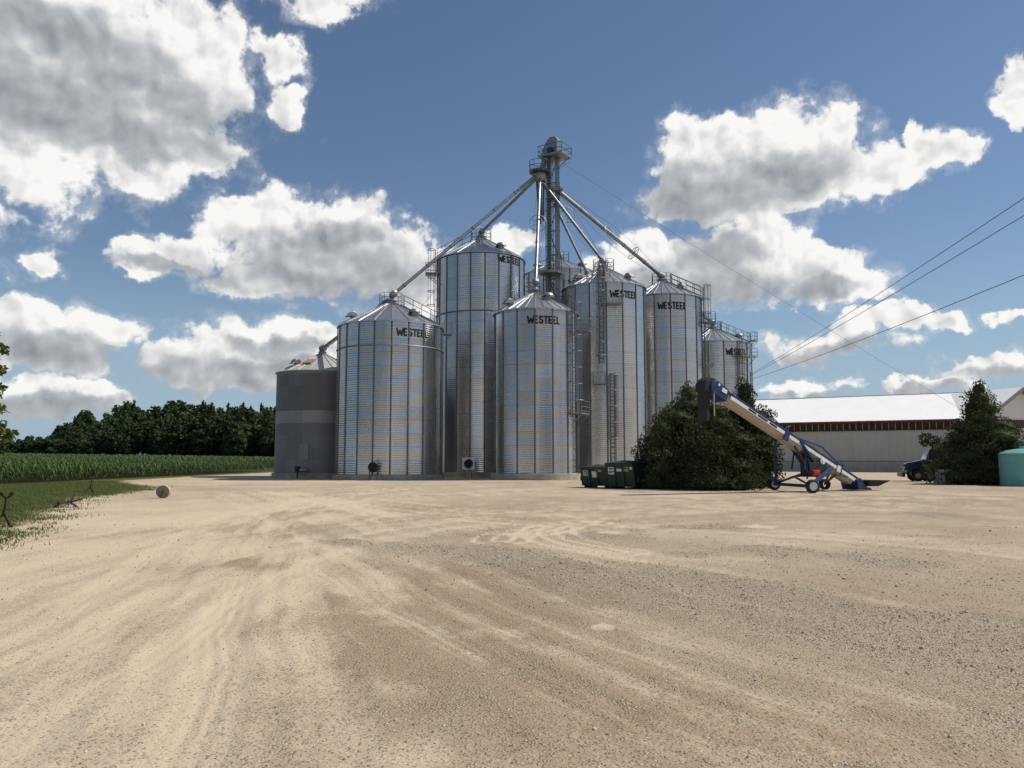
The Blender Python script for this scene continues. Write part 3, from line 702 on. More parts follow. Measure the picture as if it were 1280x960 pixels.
def wall_mesh(bn, tones):
    k = 4; ns = bn.n * k
    per = 0.1863; nzv = int(round((bn.ze - bn.zb) / per)) * 4 + 1
    zs = np.linspace(bn.zb, bn.ze, nzv)
    aa = bn.seam + np.arange(ns) * 2 * math.pi / ns
    rr = np.array([bn.rw(a + 1e-6) for a in aa])
    col = np.arange(ns) // k
    cor = 0.0095 * np.sin((zs - bn.zb) / per * 2 * math.pi)
    rad = rr[None, :] + cor[:, None]
    # sheets are not perfectly true: small dents per panel and course
    ring = ((zs - bn.zb) / 1.118).astype(int)
    nrg = ring.max() + 1
    bow = rng.normal(0, .006, (nrg, bn.n))
    mid = np.sin(np.pi * ((np.arange(ns) % k) / k))
    rad = rad + bow[ring][:, col] * mid[None, :] * np.sin(np.pi * (((zs - bn.zb) / 1.118) % 1))[:, None]
    v = np.stack([np.cos(aa)[None] * rad, np.sin(aa)[None] * rad, np.repeat(zs[:, None], ns, 1)], -1).reshape(-1, 3)
    i = np.arange(nzv * ns).reshape(nzv, ns); j = np.roll(i, -1, 1)
    f = np.stack([i[:-1], j[:-1], j[1:], i[1:]], -1).reshape(-1, 4)
    tn = tones(nrg, bn.n)
    ft = tn[ring[:-1]][:, col]
    zr = ((zs[:-1] - bn.zb) % 1.118)
    ft = ft * np.where(zr < 0.04, .78, 1.0)[:, None]
    return np_mesh('wall', v, f, None, True, face_attr={'tone': ft.ravel()})

def make_bin(bn, label, vents=(), letters=None, windrings=(), old=False, tones=None, collar=.42, railing=True, ribs=True):
    t = thing('grain_bin', bn.c, label, 'grain bin', GB)
    f = MB().lathe([(bn.R + .22, -.3), (bn.R + .22, bn.zb - .03), (bn.R + .19, bn.zb), (bn.R - .2, bn.zb)], bn.c, 48, smooth=False); f.build('foundation', M['concrete'], t)
    tones = tones or (lambda a, b: np.clip(.92 + .075 * rng.normal(size=(1, b)) + .028 * rng.normal(size=(a, b)), .7, 1.1))
    me = wall_mesh(bn, tones); me.materials.append(M['bin_old' if old else 'bin']); link('wall', me, t)
    if ribs:
        sb = MB(); a0 = 0
        h = bn.ze - bn.zb
        # one hat section, shared by every stiffener of the bin
        w1, w2, dp = .075, .035, .062
        prof = [(-w1, 0.004), (-w2, dp), (w2, dp), (w1, .004)]
        vs = []
        for z in (bn.zb + .02, bn.ze - .04):
            vs += [(bn.R * (1 - bn.pf + bn.pf * 1.0) + d, y, z) for y, d in prof]
        sb.add(vs, [(0, 1, 5, 4), (1, 2, 6, 5), (2, 3, 7, 6), (0, 3, 2, 1), (4, 5, 6, 7)])
        sme = bpy.data.meshes.new('stiffener'); sme.from_pydata(sb.v, [], sb.f); sme.materials.append(M['rib']); sme.update()
        for i in range(bn.n):
            o = link('stiffener', sme, t); o.rotation_euler.z = bn.seam + i * 2 * math.pi / bn.n
    # conical roof of ribbed sheets
    nrib = bn.n * (1 if bn.n > 16 else 2) if not old else 24
    nrib = 20 if bn.n == 20 else nrib
    vs, fs = [], []
    hw = .035; R1 = bn.R + .13; r0 = .35
    for i in range(nrib):
        a = bn.seam + i * 2 * math.pi / nrib; a2 = bn.seam + (i + 1) * 2 * math.pi / nrib
        def pt(ang, r, dz, side=0.0):
            z = bn.roofz(min(r, bn.R + .12)) + dz
            return (bn.c.x + math.cos(ang) * r - math.sin(ang) * side, bn.c.y + math.sin(ang) * r + math.cos(ang) * side, z)
        b0 = len(vs)
        rowsr = [r0, r0 + (R1 - r0) * .5, R1]
        for r in rowsr:
            s_ = hw * (.45 if r == r0 else 1)
            vs += [pt(a, r, 0, -s_), pt(a, r, .075, -s_ * .7), pt(a, r, .075, s_ * .7), pt(a, r, 0, s_), pt(a2, r, 0, -s_)]
        for q in range(2):
            x, y = b0 + q * 5, b0 + (q + 1) * 5
            fs += [(x, y, y + 1, x + 1), (x + 1, y + 1, y + 2, x + 2), (x + 2, y + 2, y + 3, x + 3), (x + 3, y + 3, y + 4, x + 4)]
        e = b0 + 10
        fs += [(e + 3, e + 2, e + 1, e)]
        # turned-down eave lip
        vs += [pt(a, R1, -.09, 0), pt(a2, R1, -.09, 0)]
        fs += [(e, b0 + 15, b0 + 16, e + 4)]
    mb = MB(); mb.add(vs, fs); ro = mb.build('roof', M['roof_old' if old else 'roof'], t)
    # filling collar and lid at the peak
    zt = bn.za
    MB().lathe([(collar, zt - .12), (collar, zt + .16), (collar + .06, zt + .16), (collar + .06, zt + .22), (.2, zt + .36), (.16, zt + .5)], bn.c, 20, smooth=False).build('roof_cap', M['steel'], t)
    if railing and not old:
        rl = MB(); rr = 1.05; z0 = bn.roofz(rr)
        for k in range(8):
            a = k * math.pi / 4 + .3; q = bn.c + Vector((math.cos(a) * rr, math.sin(a) * rr, 0))
            rl.bar(q + Vector((0, 0, z0 - .1)), q + Vector((0, 0, z0 + 1.15)), .05)
        for dz in (1.15, .75, .38): rl.ring(bn.c + Vector((0, 0, z0 + dz)), rr, .022, n=20, m=5)
        rl.build('peak_railing', M['steel_dark'], t)
    for (deg, fr, kind) in vents:
        q = bn.rp(deg, fr); er, et = bn.dirs(deg)
        v = MB()
        if kind == 'goose':   # goose-neck hood facing down the slope
            v.lathe([(.24, -.3), (.24, .14)], q, 14)
            pr_ = [(-.30, .10)] + [(.08 + .40 * math.cos(t_), .14 + .42 * math.sin(t_)) for t_ in np.linspace(math.pi, .25, 10)] + [(.66, .12), (.60, .06), (.34, .12)]
            v.prism(pr_, -.30, .30, er, (0, 0, 1), q)
        else:                 # mushroom vent
            v.lathe([(.3, -.25), (.3, .32)], q, 16); v.lathe([(.52, .26), (.5, .36), (.36, .54), (.0, .62)], q, 18)
            v.lathe([(.52, .26), (.3, .3)], q, 18, cap=False)
        v.build('roof_vent', M['trunk' if kind == 'goose' else 'steel'], t, bevel=.05 if kind == 'goose' else 0)
    for z in windrings:
        MB().ring(bn.c + Vector((0, 0, z)), bn.R + .085, .045, n=60, m=6).build('wind_ring', M['steel'], t)
    if letters:
        deg, ztop, hgt_, wid = letters; hgt_ *= .95
        lb = MB(); lw = wid / 6.55; th = .15 * hgt_ / .68
        x0 = -wid / 2
        lws = {'W': 1.3, 'E': .8, 'S': .88, 'T': .88, 'L': .74}; gap_ = .12; unit = wid / (sum(lws[c_] for c_ in 'WESTEEL') + 6 * gap_); cur = x0
        for i, chh in enumerate('WESTEEL'):
            gx, gw = cur, lws[chh] * unit; cur += gw + gap_ * unit
            for st in STROKES[chh]:
                for (a, b_) in zip(st[:-1], st[1:]):
                    ax, ay, bx, by = gx + a[0] * gw, a[1] * hgt_, gx + b_[0] * gw, b_[1] * hgt_
                    ln = math.hypot(bx - ax, by - ay); ux, uy = (bx - ax) / ln, (by - ay) / ln
                    e_ = th * .35 if chh == 'S' else 0
                    ax -= ux * e_; ay -= uy * e_; bx += ux * e_; by += uy * e_
                    nn = max(1, int(ln / .12)); q = []
                    for k in range(nn + 1):
                        for sd_ in (-1, 1):
                            X_ = ax + (bx - ax) * k / nn - uy * sd_ * th / 2; Z_ = ay + (by - ay) * k / nn + ux * sd_ * th / 2
                            d_ = deg + math.degrees(X_ / bn.R)
                            q.append(bn.p(d_, ztop - hgt_ + Z_, .016 + .002 * (i % 3)))
                    lb.add(q, [(2 * k, 2 * k + 2, 2 * k + 3, 2 * k + 1) for k in range(nn)])
        lb.build('lettering', M['letter'], t)
    return t

def ladder(t, bn, deg, z0, z1, cage=None, off=.22, w=.46):
    er, et = bn.dirs(deg); b = bn.p(deg, 0, off); b.z = 0
    l = MB()
    for s_ in (-1, 1): l.bar(b + et * w / 2 * s_ + Vector((0, 0, z0)), b + et * w / 2 * s_ + Vector((0, 0, z1)), .07)
    z = z0 + .2
    while z < z1: l.bar(b - et * w / 2 + Vector((0, 0, z)), b + et * w / 2 + Vector((0, 0, z)), .045); z += .305
    z = z0 + .6
    while z < z1 - .3:
        for s_ in (-1, 1): l.bar(b + et * w / 2 * s_ + Vector((0, 0, z)), b + et * w / 2 * s_ - er * off + Vector((0, 0, z)), .03)
        z += 2.4
    lo = l.build('ladder', M['steel_dark'], t)
    if cage:
        c = MB(); cz0, cz1 = cage; k = max(2, int((cz1 - cz0) / 1.2) + 1)
        cc = b + er * .05
        for i in range(k):
            z = cz0 + (cz1 - cz0) * i / (k - 1); fl = 1.22 if i == 0 else 1.0
            c.ring(cc + er * .3 + Vector((0, 0, z)), .40 * fl, .036, ux=er, uy=et, n=14, m=5, a0=-2.35, a1=2.35)
        for a in (-2.1, -1.3, -.45, .45, 1.3, 2.1):
            q = cc + er * (.3 + .4 * math.cos(a)) + et * .4 * math.sin(a)
            c.bar(q + Vector((0, 0, cz0)), q + Vector((0, 0, cz1)), .042)
        o = c.build('cage', M['steel'], t); o.parent = lo
def platform(t, bn, deg, z, w, d, off=.1, name='ladder_platform', rail=1.05, gap=None):
    er, et = bn.dirs(deg); b = bn.p(deg, 0, off + d / 2); b.z = z
    m_ = MB().box(b, (d, w, .10), er, et)
    for s_ in (-1, 1): m_.bar(b + et * s_ * w * .4 + er * d * .45 - Vector((0, 0, .05)), b + et * s_ * w * .4 - er * d * .55 - Vector((0, 0, .9)), .05)
    po = m_.build(name, M['steel'], t)
    r = MB(); cs = [b - er * d / 2 - et * w / 2, b + er * d / 2 - et * w / 2, b + er * d / 2 + et * w / 2, b - er * d / 2 + et * w / 2]
    for i in range(3):
        for h in (rail, rail * .55, .2): r.bar(cs[i] + Vector((0, 0, h)), cs[i + 1] + Vector((0, 0, h)), .035)
    for c in cs + [(cs[1] + cs[2]) / 2]: r.bar(c, c + Vector((0, 0, rail)), .045)
    o = r.build('railing', M['steel'], t); o.parent = po
def roof_stair(t, bn, deg, f0=.25, f1=1.02, hand=1, mat='steel_dark'):
    er, et = bn.dirs(deg); s = MB()
    p0, p1 = bn.rp(deg, f0, .12), bn.rp(deg, f1, .12)
    for s_ in (-1, 1): s.bar(p0 + et * .24 * s_, p1 + et * .24 * s_, .05)
    L_ = (p1 - p0).length; k = int(L_ / .3)
    for i in range(k): q = p0 + (p1 - p0) * i / k; s.bar(q - et * .24, q + et * .24, .04)
    so = s.build('roof_ladder', M[mat], t)
    h = MB()
    for s_ in ((-1, 1) if hand == 2 else (1,)):
        for dz in (.95, .5): h.bar(p0 + et * .32 * s_ + Vector((0, 0, dz)), p1 + et * .32 * s_ + Vector((0, 0, dz)), .05)
        for i in range(5): q = p0 + (p1 - p0) * i / 4 + et * .32 * s_; h.bar(q, q + Vector((0, 0, .95)), .045)
    o = h.build('handrail', M[mat], t); o.parent = so

BA = Bin(400, 54.5, 76, 468, 443, 16, .45, 0, pf=0.0)
BB = Bin(486.5, 65.5, 70, 411, 379, 20, .42, .8)
BC = Bin(600.5, 55.5, 81, 328, 298, 20, .45, 4.9)
BD = Bin(670.2, 52.8, 69, 394, 366, 15, .52, -1.4)
BE = Bin(757, 52.2, 77.5, 363, 335, 16, .42, 3)
BF = Bin(831, 49.0, 84, 376, 352, 16, .42, 11.6)
BG = Bin(895, 46, 98, 432, 411, 16, .42, 15)
BH = Bin(702, 46.5, 93, 345, 325, 20, .42, -4)

def old_tones(a, b):
    h = BA.ze - BA.zb; z = (np.arange(a) + .5) / a
    base = np.where((z > .575) & (z < .88), .52, np.where((z > .49) & (z <= .575), .82, np.where(z >= .88, .74, .56)))
    base = np.where(z < .30, .62, base)
    return .88 * base[:, None] * (1 + .05 * rng.normal(size=(a, b)))
tA = make_bin(BA, 'short old dull grey bin with darker bands, outermost on the cornfield side', [(-50, .72, 'goose')], None, (), True, old_tones, ribs=False, collar=.35)
# old bin: open roof hatch, small wall door
er, et = BA.dirs(-28)
hq = BA.rp(-28, .62, .12); sl_ = (BA.rp(-28, .9) - BA.rp(-28, .4)).normalized()
MB().box(hq, (1.0, .8, .12), sl_, et, sl_.cross(et)).build('roof_hatch', M['hatch'], tA)
dq = BA.p(-20, .45 + 1.9, .03); er, et = BA.dirs(-20)
do = MB().box(dq, (.06, .9, 1.5), er, et).build('wall_door', M['old_door'], tA)
tB = make_bin(BB, 'widest silver bin with a ring near its eave, beside the old grey bin', [(-62, .80, 'goose'), (38, .70, 'mush'), (165, .6, 'mush')], (24, at(500, 409.5, 65.5).z, .66, 2.9), (at(486, 432, 66).z,))
roof_stair(tB, BB, 58, hand=1)
platform(tB, BB, 97, BB.ze - .3, .9, .8)
tC = make_bin(BC, 'tallest left bin with a caged ladder and ring, rising behind the widest bin', [(38, .72, 'mush'), (160, .6, 'mush')], (40, at(640, 322, 78).z, .72, 2.9), (at(600, 388.5, 77).z,))
ladder(tC, BC, -86, .5, BC.ze + 1.2, (BC.ze - 4.6, BC.ze + 1.2)); platform(tC, BC, -86, BC.ze - 1.35, 1.3, 1.1)
roof_stair(tC, BC, -80, hand=1)
tD = make_bin(BD, 'foremost bin with the lettering at its centre, dumpsters at its foot', [(-52, .78, 'goose'), (34, .52, 'mush')], (11.5, at(680, 395.2, 65.6).z, .68, 2.85), ())
for d_, z0, z1, cg in ((69, .5, 5.6, None), (56, 5.2, BD.ze + .6, (6.6, BD.ze + .6))): ladder(tD, BD, d_, z0, z1, cg)
platform(tD, BD, 64, 5.5, 1.7, .9); platform(tD, BD, 70, BD.ze - 1.7, 1.0, 1.2)
roof_stair(tD, BD, 62, .3, 1.0)
tE = make_bin(BE, 'tall bin beside the foremost bin with two ladders on its front', [(48, .78, 'goose'), (-50, .76, 'goose')], (29, at(772, 361, 73).z, .72, 2.9), ())
ladder(tE, BE, -4, 10.5, BE.ze + .5, (11.2, BE.ze + .2)); ladder(tE, BE, 10, .5, 9.6, (3.6, 9.4))
platform(tE, BE, -7, 8.6, 1.2, .8); platform(tE, BE, 9, BE.ze - 2.2, 1.9, .9, rail=.9)
roof_stair(tE, BE, -4, .25, 1.0, 2)
cb = MB()                                                           # safety cage over the roof ladder
er, et = BE.dirs(-4)
for i in range(6):
    q = BE.rp(-4, .3 + .14 * i, .12); cb.ring(q + Vector((0, 0, .1)), .85, .028, ux=et, uy=(0, 0, 1), n=12, m=5, a0=0, a1=math.pi)
for a in (.5, 1.05, 1.57, 2.1, 2.64):
    o_ = et * .85 * math.cos(a) + Vector((0, 0, .22 + .85 * math.sin(a))); cb.bar(BE.rp(-4, .3) + o_, BE.rp(-4, 1.0) + o_, .03)
cb.build('roof_cage', M['steel'], tE)
tF = make_bin(BF, 'tall bin beside the bushes with a long roof handrail down its right slope', [(50, .62, 'goose'), (150, .6, 'mush')], (15, at(848, 377.5, 80).z, .78, 3.0), ())
ladder(tF, BF, 84, .5, BF.ze + 1.2, (BF.ze - 3.0, BF.ze + 1.4)); platform(tF, BF, 84, BF.ze - 2.6, 1.5, 1.3); platform(tF, BF, 86, BF.ze - 7.0, 1.2, 1.0)
roof_stair(tF, BF, 74, .25, 1.02, 2)
tG = make_bin(BG, 'rear right bin, outermost on the barn side, with a platform below its eave', [(60, .78, 'mush')], (38, at(905, 436, 94).z, .8, 3.0), ())
ladder(tG, BG, 42, .5, BG.ze + .3, (3.0, BG.ze - 1.5)); platform(tG, BG, 48, BG.ze - 1.9, 2.7, 1.0); ladder(tG, BG, -62, .5, BG.ze, (3.0, BG.ze))
roof_stair(tG, BG, 70, .2, 1.02, 2); platform(tG, BG, 66, BG.ze + .1, .9, .9)
tH = make_bin(BH, 'rearmost bin half hidden behind the elevator tower', [(52, .74, 'mush'), (-60, .72, 'mush')], (32, at(730, 350, 89).z, .8, 3.0), ())
ladder(tH, BH, -70, .5, BH.ze, None)

# ------------------------------------------------------------------ aeration fans at the foot of two bins
def fan(px, py, Y, bn, box, label):
    c = at(px, py, Y); t = thing('aeration_fan', (c.x, c.y, 0), label, 'fan', 'aeration fans at the bin feet')
    c = Vector((c.x, c.y, c.z)); ax = Vector((-c.x * .75, -c.y, 0)).normalized()
    r = .40
    MB().lathe([(r * .93, -.02), (r * 1.06, 0), (r * 1.06, .06), (r, .08), (r, .95), (r * .9, 1.0)], c, 28, axis=-ax, cap=False).build('housing', M['engine'] if not box else M['steel'], t)
    g = MB()
    for q in (.35, .65, .95): g.ring(c + ax * .01, r * q, .008, ux=ax.cross(Vector((0, 0, 1))), uy=(0, 0, 1), n=20, m=4)
    g.build('guard', M['black'], t)
    MB().lathe([(.0, .3), (r * .98, .3)], c, 24, axis=-ax, cap=False).lathe([(.12, .1), (.12, .4)], c, 12, axis=-ax).build('impeller', M['black'], t)
    if box: 
        side = ax.cross(Vector((0, 0, 1)))
        b = MB()
        for s_ in (-1, 1): b.box(c - ax * .3 + side * s_ * .5, (.12, .5, 1.08), side, ax); b.box(c - ax * .3 + Vector((0, 0, s_ * .5)), (.9, .5, .1), side, ax)
        for s_ in (-1, 1):
            for u_ in (-1, 1): b.box(c - ax * .06 + side * s_ * .37 + Vector((0, 0, u_ * .37)), (.22, .02, .22), side, ax)
        b.build('square_frame', M['roof'], t)
    d = (bn.c - c); d.z = 0; d.normalize(); e = c - ax * .9
    far = bn.c - d * (bn.R - .1); far.z = max(.6, c.z)
    MB().tube([e, e + (far - e) * .3, far], [r * .85, r * .6, r * .6], 14).build('air_duct', M['steel'], t)
    b = MB()
    for s_ in (.15, .75):
        for q in (-.3, .3): b.bar(c - ax * s_ + ax.cross(Vector((0, 0, 1))) * q, c - ax * s_ + ax.cross(Vector((0, 0, 1))) * q - Vector((0, 0, c.z)), .07)
    b.build('stand', M['steel_dark'], t)
fan(466.5, 584, 64.5, BB, False, 'black round fan at the foot of the widest bin')
fan(585.5, 579.5, 73.5, BC, True, 'square framed fan with a black opening at the foot of the tallest left bin')
c = at(372, 580, 70.9); tf = thing('small_fan', (c.x, c.y, 0), 'small black motor and pale duct at the foot of the old grey bin', 'fan')
MB().lathe([(.22, 0), (.24, .05), (.24, .5), (.2, .55)], (c.x, c.y, .55), 16, smooth=False).bar((c.x, c.y, 0), (c.x, c.y, .6), .12).build('motor', M['black'], tf)
MB().tube([(c.x + .2, c.y, .75), (c.x + .6, c.y - .1, .75), (c.x + .85, c.y + .3, .75)], .16, 10).build('duct', M['steel'], tf)
# ------------------------------------------------------------------ bucket elevator tower
YT = 78.0
def tp(px, py, Y=YT): return at(px, py, Y)
cT = tp(690, 574); TX, TY = cT.x, cT.y
zt = lambda py: tp(690, py).z
tw = thing('bucket_elevator', (TX, TY, 0), 'tall bucket elevator tower rising among the bins', 'grain elevator')
xl, xr = tp(687, 400).x, tp(697.2, 400).x
ztop = zt(197)
for x, w_ in ((xl, .34), (xr, .48)):
    m_ = MB().box((x, TY, ztop / 2), (w_, .40, ztop))
    z = 2.4
    while z < ztop: m_.box((x, TY, z), (w_ + .07, .47, .07)); z += 2.44
    m_.build('trunk', M['steel_dark'] if x == xl else M['trunk'], tw)
MB().box(((xl + xr) / 2, TY, .9), (1.9, .8, 1.6)).build('boot', M['steel_dark'], tw, bevel=.03)
b = MB(); z = 2.4; k = 0
while z < ztop - 2.4:
    for y in (TY - .22, TY + .22):
        b.bar((xl, y, z), (xr, y, z + 2.4), .05) if k % 2 else b.bar((xr, y, z), (xl, y, z + 2.4), .05)
        b.bar((xl, y, z), (xr, y, z), .06)
    z += 2.44; k += 1
b.build('cross_brace', M['steel_dark'], tw)
# head housing with its rounded crown and discharge throat
hz0, hz1 = zt(199), zt(173)
hx0, hx1 = tp(677.5, 190).x, tp(702, 190).x
prof = [(hx0, hz0), (hx1 - .2, hz0), (hx1 - .2, hz1 - .28), (hx1 - .42, hz1), (hx1 - 1.02, hz1), (hx0 + .5, hz1 - .42), (hx0 + .12, hz0 + 1.0)]
HC = (xl + xr) / 2; RA = R_(-32); hxv, hyv = Vector((math.cos(RA), math.sin(RA), 0)), Vector((-math.sin(RA), math.cos(RA), 0))
hd = MB().prism([(p[0] - HC, p[1]) for p in prof], -.42, .42, hxv, (0, 0, 1), (HC, TY, 0)).build('head_housing', M['trunk'], tw)
MB().box(Vector((HC, TY, hz0 + .62)) - hyv * .56, (.55, .3, .75), hxv, hyv).build('drive_motor', M['black'], tw, bevel=.04)
MB().tube([(hx0 + .35, TY, hz0 + .3), (tp(679, 206).x, TY - .2, zt(206)), (tp(674.5, 217).x, TY - .6, zt(217))], [.32, .27, .24], 10).build('throat', M['steel'], tw)
def deck(px0, px1, pyz, y0, y1, name, rail_mat='steel_dark', kick=True, rot=None):
    x0, x1, z = tp(px0, 300).x, tp(px1, 300).x, zt(pyz)
    RT = Matrix.Identity(4) if rot is None else Matrix.Translation((HC, TY, 0)) @ Matrix.Rotation(rot, 4, 'Z') @ Matrix.Translation((-HC, -TY, 0))
    d = MB().box(((x0 + x1) / 2, (y0 + y1) / 2, z), (x1 - x0, y1 - y0, .10))
    if kick: 
        for y in (y0, y1): d.box(((x0 + x1) / 2, y, z + .05), (x1 - x0 + .05, .04, .2))
        for x in (x0, x1): d.box((x, (y0 + y1) / 2, z + .05), (.04, y1 - y0 - .05, .2))
    d.v = [tuple(RT @ Vector(p)) for p in d.v]
    do_ = d.build(name, M['steel'], tw)
    r = MB(); cs = [Vector((x0, y0, z)), Vector((x1, y0, z)), Vector((x1, y1, z)), Vector((x0, y1, z))]
    cs = [RT @ c_ for c_ in cs]
    for i in range(4):
        p, q = cs[i], cs[(i + 1) % 4]
        for h in (1.07, .55): r.bar(p + Vector((0, 0, h)), q + Vector((0, 0, h)), .05)
        n_ = max(1, int((q - p).length / 1.2))
        for k in range(n_): a = p + (q - p) * k / n_; r.bar(a, a + Vector((0, 0, 1.07)), .05)
    o = r.build('railing', M[rail_mat], tw); o.parent = do_
    return do_
deck(677.5, 711, 197.5, TY - 1.05, TY + 1.1, 'head_platform', rot=RA)
MB().bar((tp(712, 200).x, TY - .7, zt(199)), (xr, TY - .2, zt(212)), .06).bar((tp(712, 200).x, TY + .9, zt(199)), (xr, TY + .2, zt(212)), .06).build('platform_strut', M['steel_dark'], tw)
# distributor with its round platform
dx, dyy, dz = tp(674, 219).x, TY - .9, zt(219.5)
D0 = Vector((dx, dyy, 0))
rd = 1.02
pl = MB().lathe([(.1, dz - .07), (rd, dz - .07), (rd, dz + .12)], D0, 24, smooth=False).build('distributor_platform', M['steel_dark'], tw)
r = MB()
for h in (1.05, .55): r.ring(D0 + Vector((0, 0, dz + h)), rd, .028, n=24, m=5)
for k in range(8): a = k * math.pi / 4 + .2; q = D0 + Vector((math.cos(a) * rd, math.sin(a) * rd, dz)); r.bar(q, q + Vector((0, 0, 1.05)), .05)
o = r.build('railing', M['steel_dark'], tw); o.parent = pl
MB().lathe([(.24, dz + .35), (.5, dz + .1), (.66, dz - .2), (.7, dz - .45), (.35, dz - .95)], D0, 18, smooth=False).build('distributor', M['steel'], tw)
MB().bar((dx, dyy + .8, dz - .15), (xl, TY - .1, dz - .15), .14).bar((dx + .3, dyy + .5, dz - .2), (xl, TY - .2, dz - 1.6), .08).bar((dx - .4, dyy + .5, dz - .2), (xl, TY, dz - 1.8), .08).build('bracket', M['steel_dark'], tw)
# second outlet bracket half way up
MB().box(((xl + xr) / 2 + .25, TY - .35, zt(238.5)), (1.35, .4, .28)).build('side_outlet', M['steel'], tw)
# bundle of control pipes and lattice under the distributor
b = MB()
for k, (ox, oy) in enumerate(((-.3, .1), (.12, .35), (.42, -.05), (-.05, -.3))):
    b.tube([(dx + ox, dyy + oy, dz - .3), (dx + ox * .6 + .1, dyy + oy * .6 + .1, dz - 4.2 - k * .35)], .1, 8)
b.build('drop_pipe', M['steel_dark'], tw)
# rest platforms
deck(684.5, 699.5, 250, TY - .95, TY + .5, 'rest_platform', kick=False)
x0, x1 = tp(676.5, 345).x, tp(699, 345).x
ds = MB().lathe([(.2, zt(343.5) - .1), (1.15, zt(343.5) - .1), (1.2, zt(343.5) + .12)], ((x0 + x1) / 2, TY - .6, 0), 20, smooth=False).build('rest_platform', M['steel'], tw)
r = MB()
for h in (1.05, .55): r.ring(((x0 + x1) / 2, TY - .6, zt(343.5) + h), 1.15, .028, n=20, m=5, a0=math.pi * .9, a1=math.pi * 2.1)
for k in range(6): a = math.pi * (.9 + 1.2 * k / 5); q = Vector(((x0 + x1) / 2 + 1.15 * math.cos(a), TY - .6 + 1.15 * math.sin(a), zt(343.5))); r.bar(q, q + Vector((0, 0, 1.05)), .045)
o = r.build('railing', M['steel_dark'], tw); o.parent = ds
# lower lattice legs round the trunks
b = MB(); zl = zt(346)
for sx_ in (-1, 1):
    for sy_ in (-1, 1): b.bar(((xl + xr) / 2 + sx_ * 1.0, TY + sy_ * .8, 0), ((xl + xr) / 2 + sx_ * 1.0, TY + sy_ * .8, zl), .09)
z = 0
while z < zl - 2:
    for sy_ in (-1, 1):
        for (p, q) in (((-1, 0), (1, 2.2)), ((1, 0), (-1, 2.2)), ((-1, 2.2), (1, 2.2))):
            b.bar(((xl + xr) / 2 + p[0], TY + sy_ * .8, z + p[1]), ((xl + xr) / 2 + q[0], TY + sy_ * .8, z + q[1]), .05)
    z += 2.2
b.build('lattice_base', M['steel_dark'], tw)
# ladder up the left trunk
l = MB(); ly = TY - .42; zlt = ztop
for s_ in (-.23, .23): l.bar((xl + s_, ly, .3), (xl + s_, ly, zlt), .07)
z = .5
while z < zlt: l.bar((xl - .23, ly, z), (xl + .23, ly, z), .05); z += .305
lo = l.build('ladder', M['steel'], tw)
c = MB(); z = 3
while z < zlt:
    c.ring((xl, ly - .32, z), .4, .032, ux=(0, -1, 0), uy=(1, 0, 0), n=12, m=4, a0=-2.3, a1=2.3); z += 1.22
for a in (-1.9, -.95, 0, .95, 1.9): c.bar((xl + .4 * math.sin(a), ly - .32 - .4 * math.cos(a), 3), (xl + .4 * math.sin(a), ly - .32 - .4 * math.cos(a), zlt), .036)
o = c.build('cage', M['steel_dark'], tw); o.parent = lo

# ------------------------------------------------------------------ grain spouts
GS = 'grain spouts between the elevator and the bins'
def spout(p, q, r, label, rings=(), end=True, cable=False, axes=()):
    p, q = Vector(p), Vector(q); d = (q - p).normalized()
    t = thing('grain_spout', p, label, 'grain spout', GS)
    m_ = MB().tube([p, q], r, 12)
    L_ = (q - p).length; k = int(L_ / 3.05)
    for i in range(1, k + 1): m_.tube([p + d * (i * 3.05 - .06), p + d * (i * 3.05 + .06)], r + .035, 12)
    m_.build('pipe', M['spout'], t)
    if end: MB().lathe([(r + .02, -.5), (r + .16, -.25), (r + .16, .12), (r, .3)], q, 12, axis=d, smooth=False).build('spout_end', M['steel'], t)
    x = d.cross(Vector((0, 0, 1))); x = x.normalized() if x.length > .1 else Vector((1, 0, 0)); y = d.cross(x)
    done = []
    for (f, rad) in rings:
        c = p + (q - p) * f
        rx_, ry_ = x, y
        if len(axes) > len(done) and axes[len(done)]:
            w_ = Vector(axes[len(done)]).normalized(); rx_ = w_.cross(Vector((0, 0, 1))).normalized(); ry_ = w_.cross(rx_)
        done.append(1)
        ro = MB().ring(c, rad, .038, ux=rx_, uy=ry_, n=28, m=6).build('spreader_ring', M['steel'], t)
        s_ = MB()
        for k in range(3): a = k * math.pi / 3 + .5; v = (rx_ * math.cos(a) + ry_ * math.sin(a)) * rad; s_.bar(c - v, c + v, .045)
        o = s_.build('spoke', M['steel'], t); o.parent = ro
    if rings or cable:
        c_ = MB(); fs_ = [(0.02, r)] + [(f, rad) for f, rad in rings] + [(.98, r)]
        for k in range(2):
            a = math.pi / 2 + k * math.pi + (.5 if rings else 0); v = x * math.cos(a) + y * math.sin(a)
            for (f0, r0), (f1, r1) in zip(fs_[:-1], fs_[1:]): c_.bar(p + (q - p) * f0 + v * r0, p + (q - p) * f1 + v * r1, .018)
        c_.build('stay_cable', M['wire'], t)
    return t
pk = lambda bn, dz=.5: bn.c + Vector((0, 0, bn.za + dz))
oz = dz - .75
spout((dx - .45, dyy - .25, oz + .25), pk(BB, .75) + Vector((.1, 0, 0)), .15, 'long spout from the distributor passing before the tallest left bin to the widest bin')
spout((dx - .35, dyy + .1, oz + .1), pk(BC, .65), .14, 'upper left spout ending on the peak of the tallest left bin')
spout((dx + .02, dyy - .4, oz - .1), pk(BD, .95), .15, 'steep bright spout dropping on the peak of the foremost bin', [(.455, .80)], axes=[(.1, -1, .1)])
spout((dx + .35, dyy - .2, oz - .4), pk(BE, .6), .14, 'spout slanting right to the peak of the tall bin with two front ladders', [(.405, .80)], cable=True, axes=[(.35, -.9, .1)])
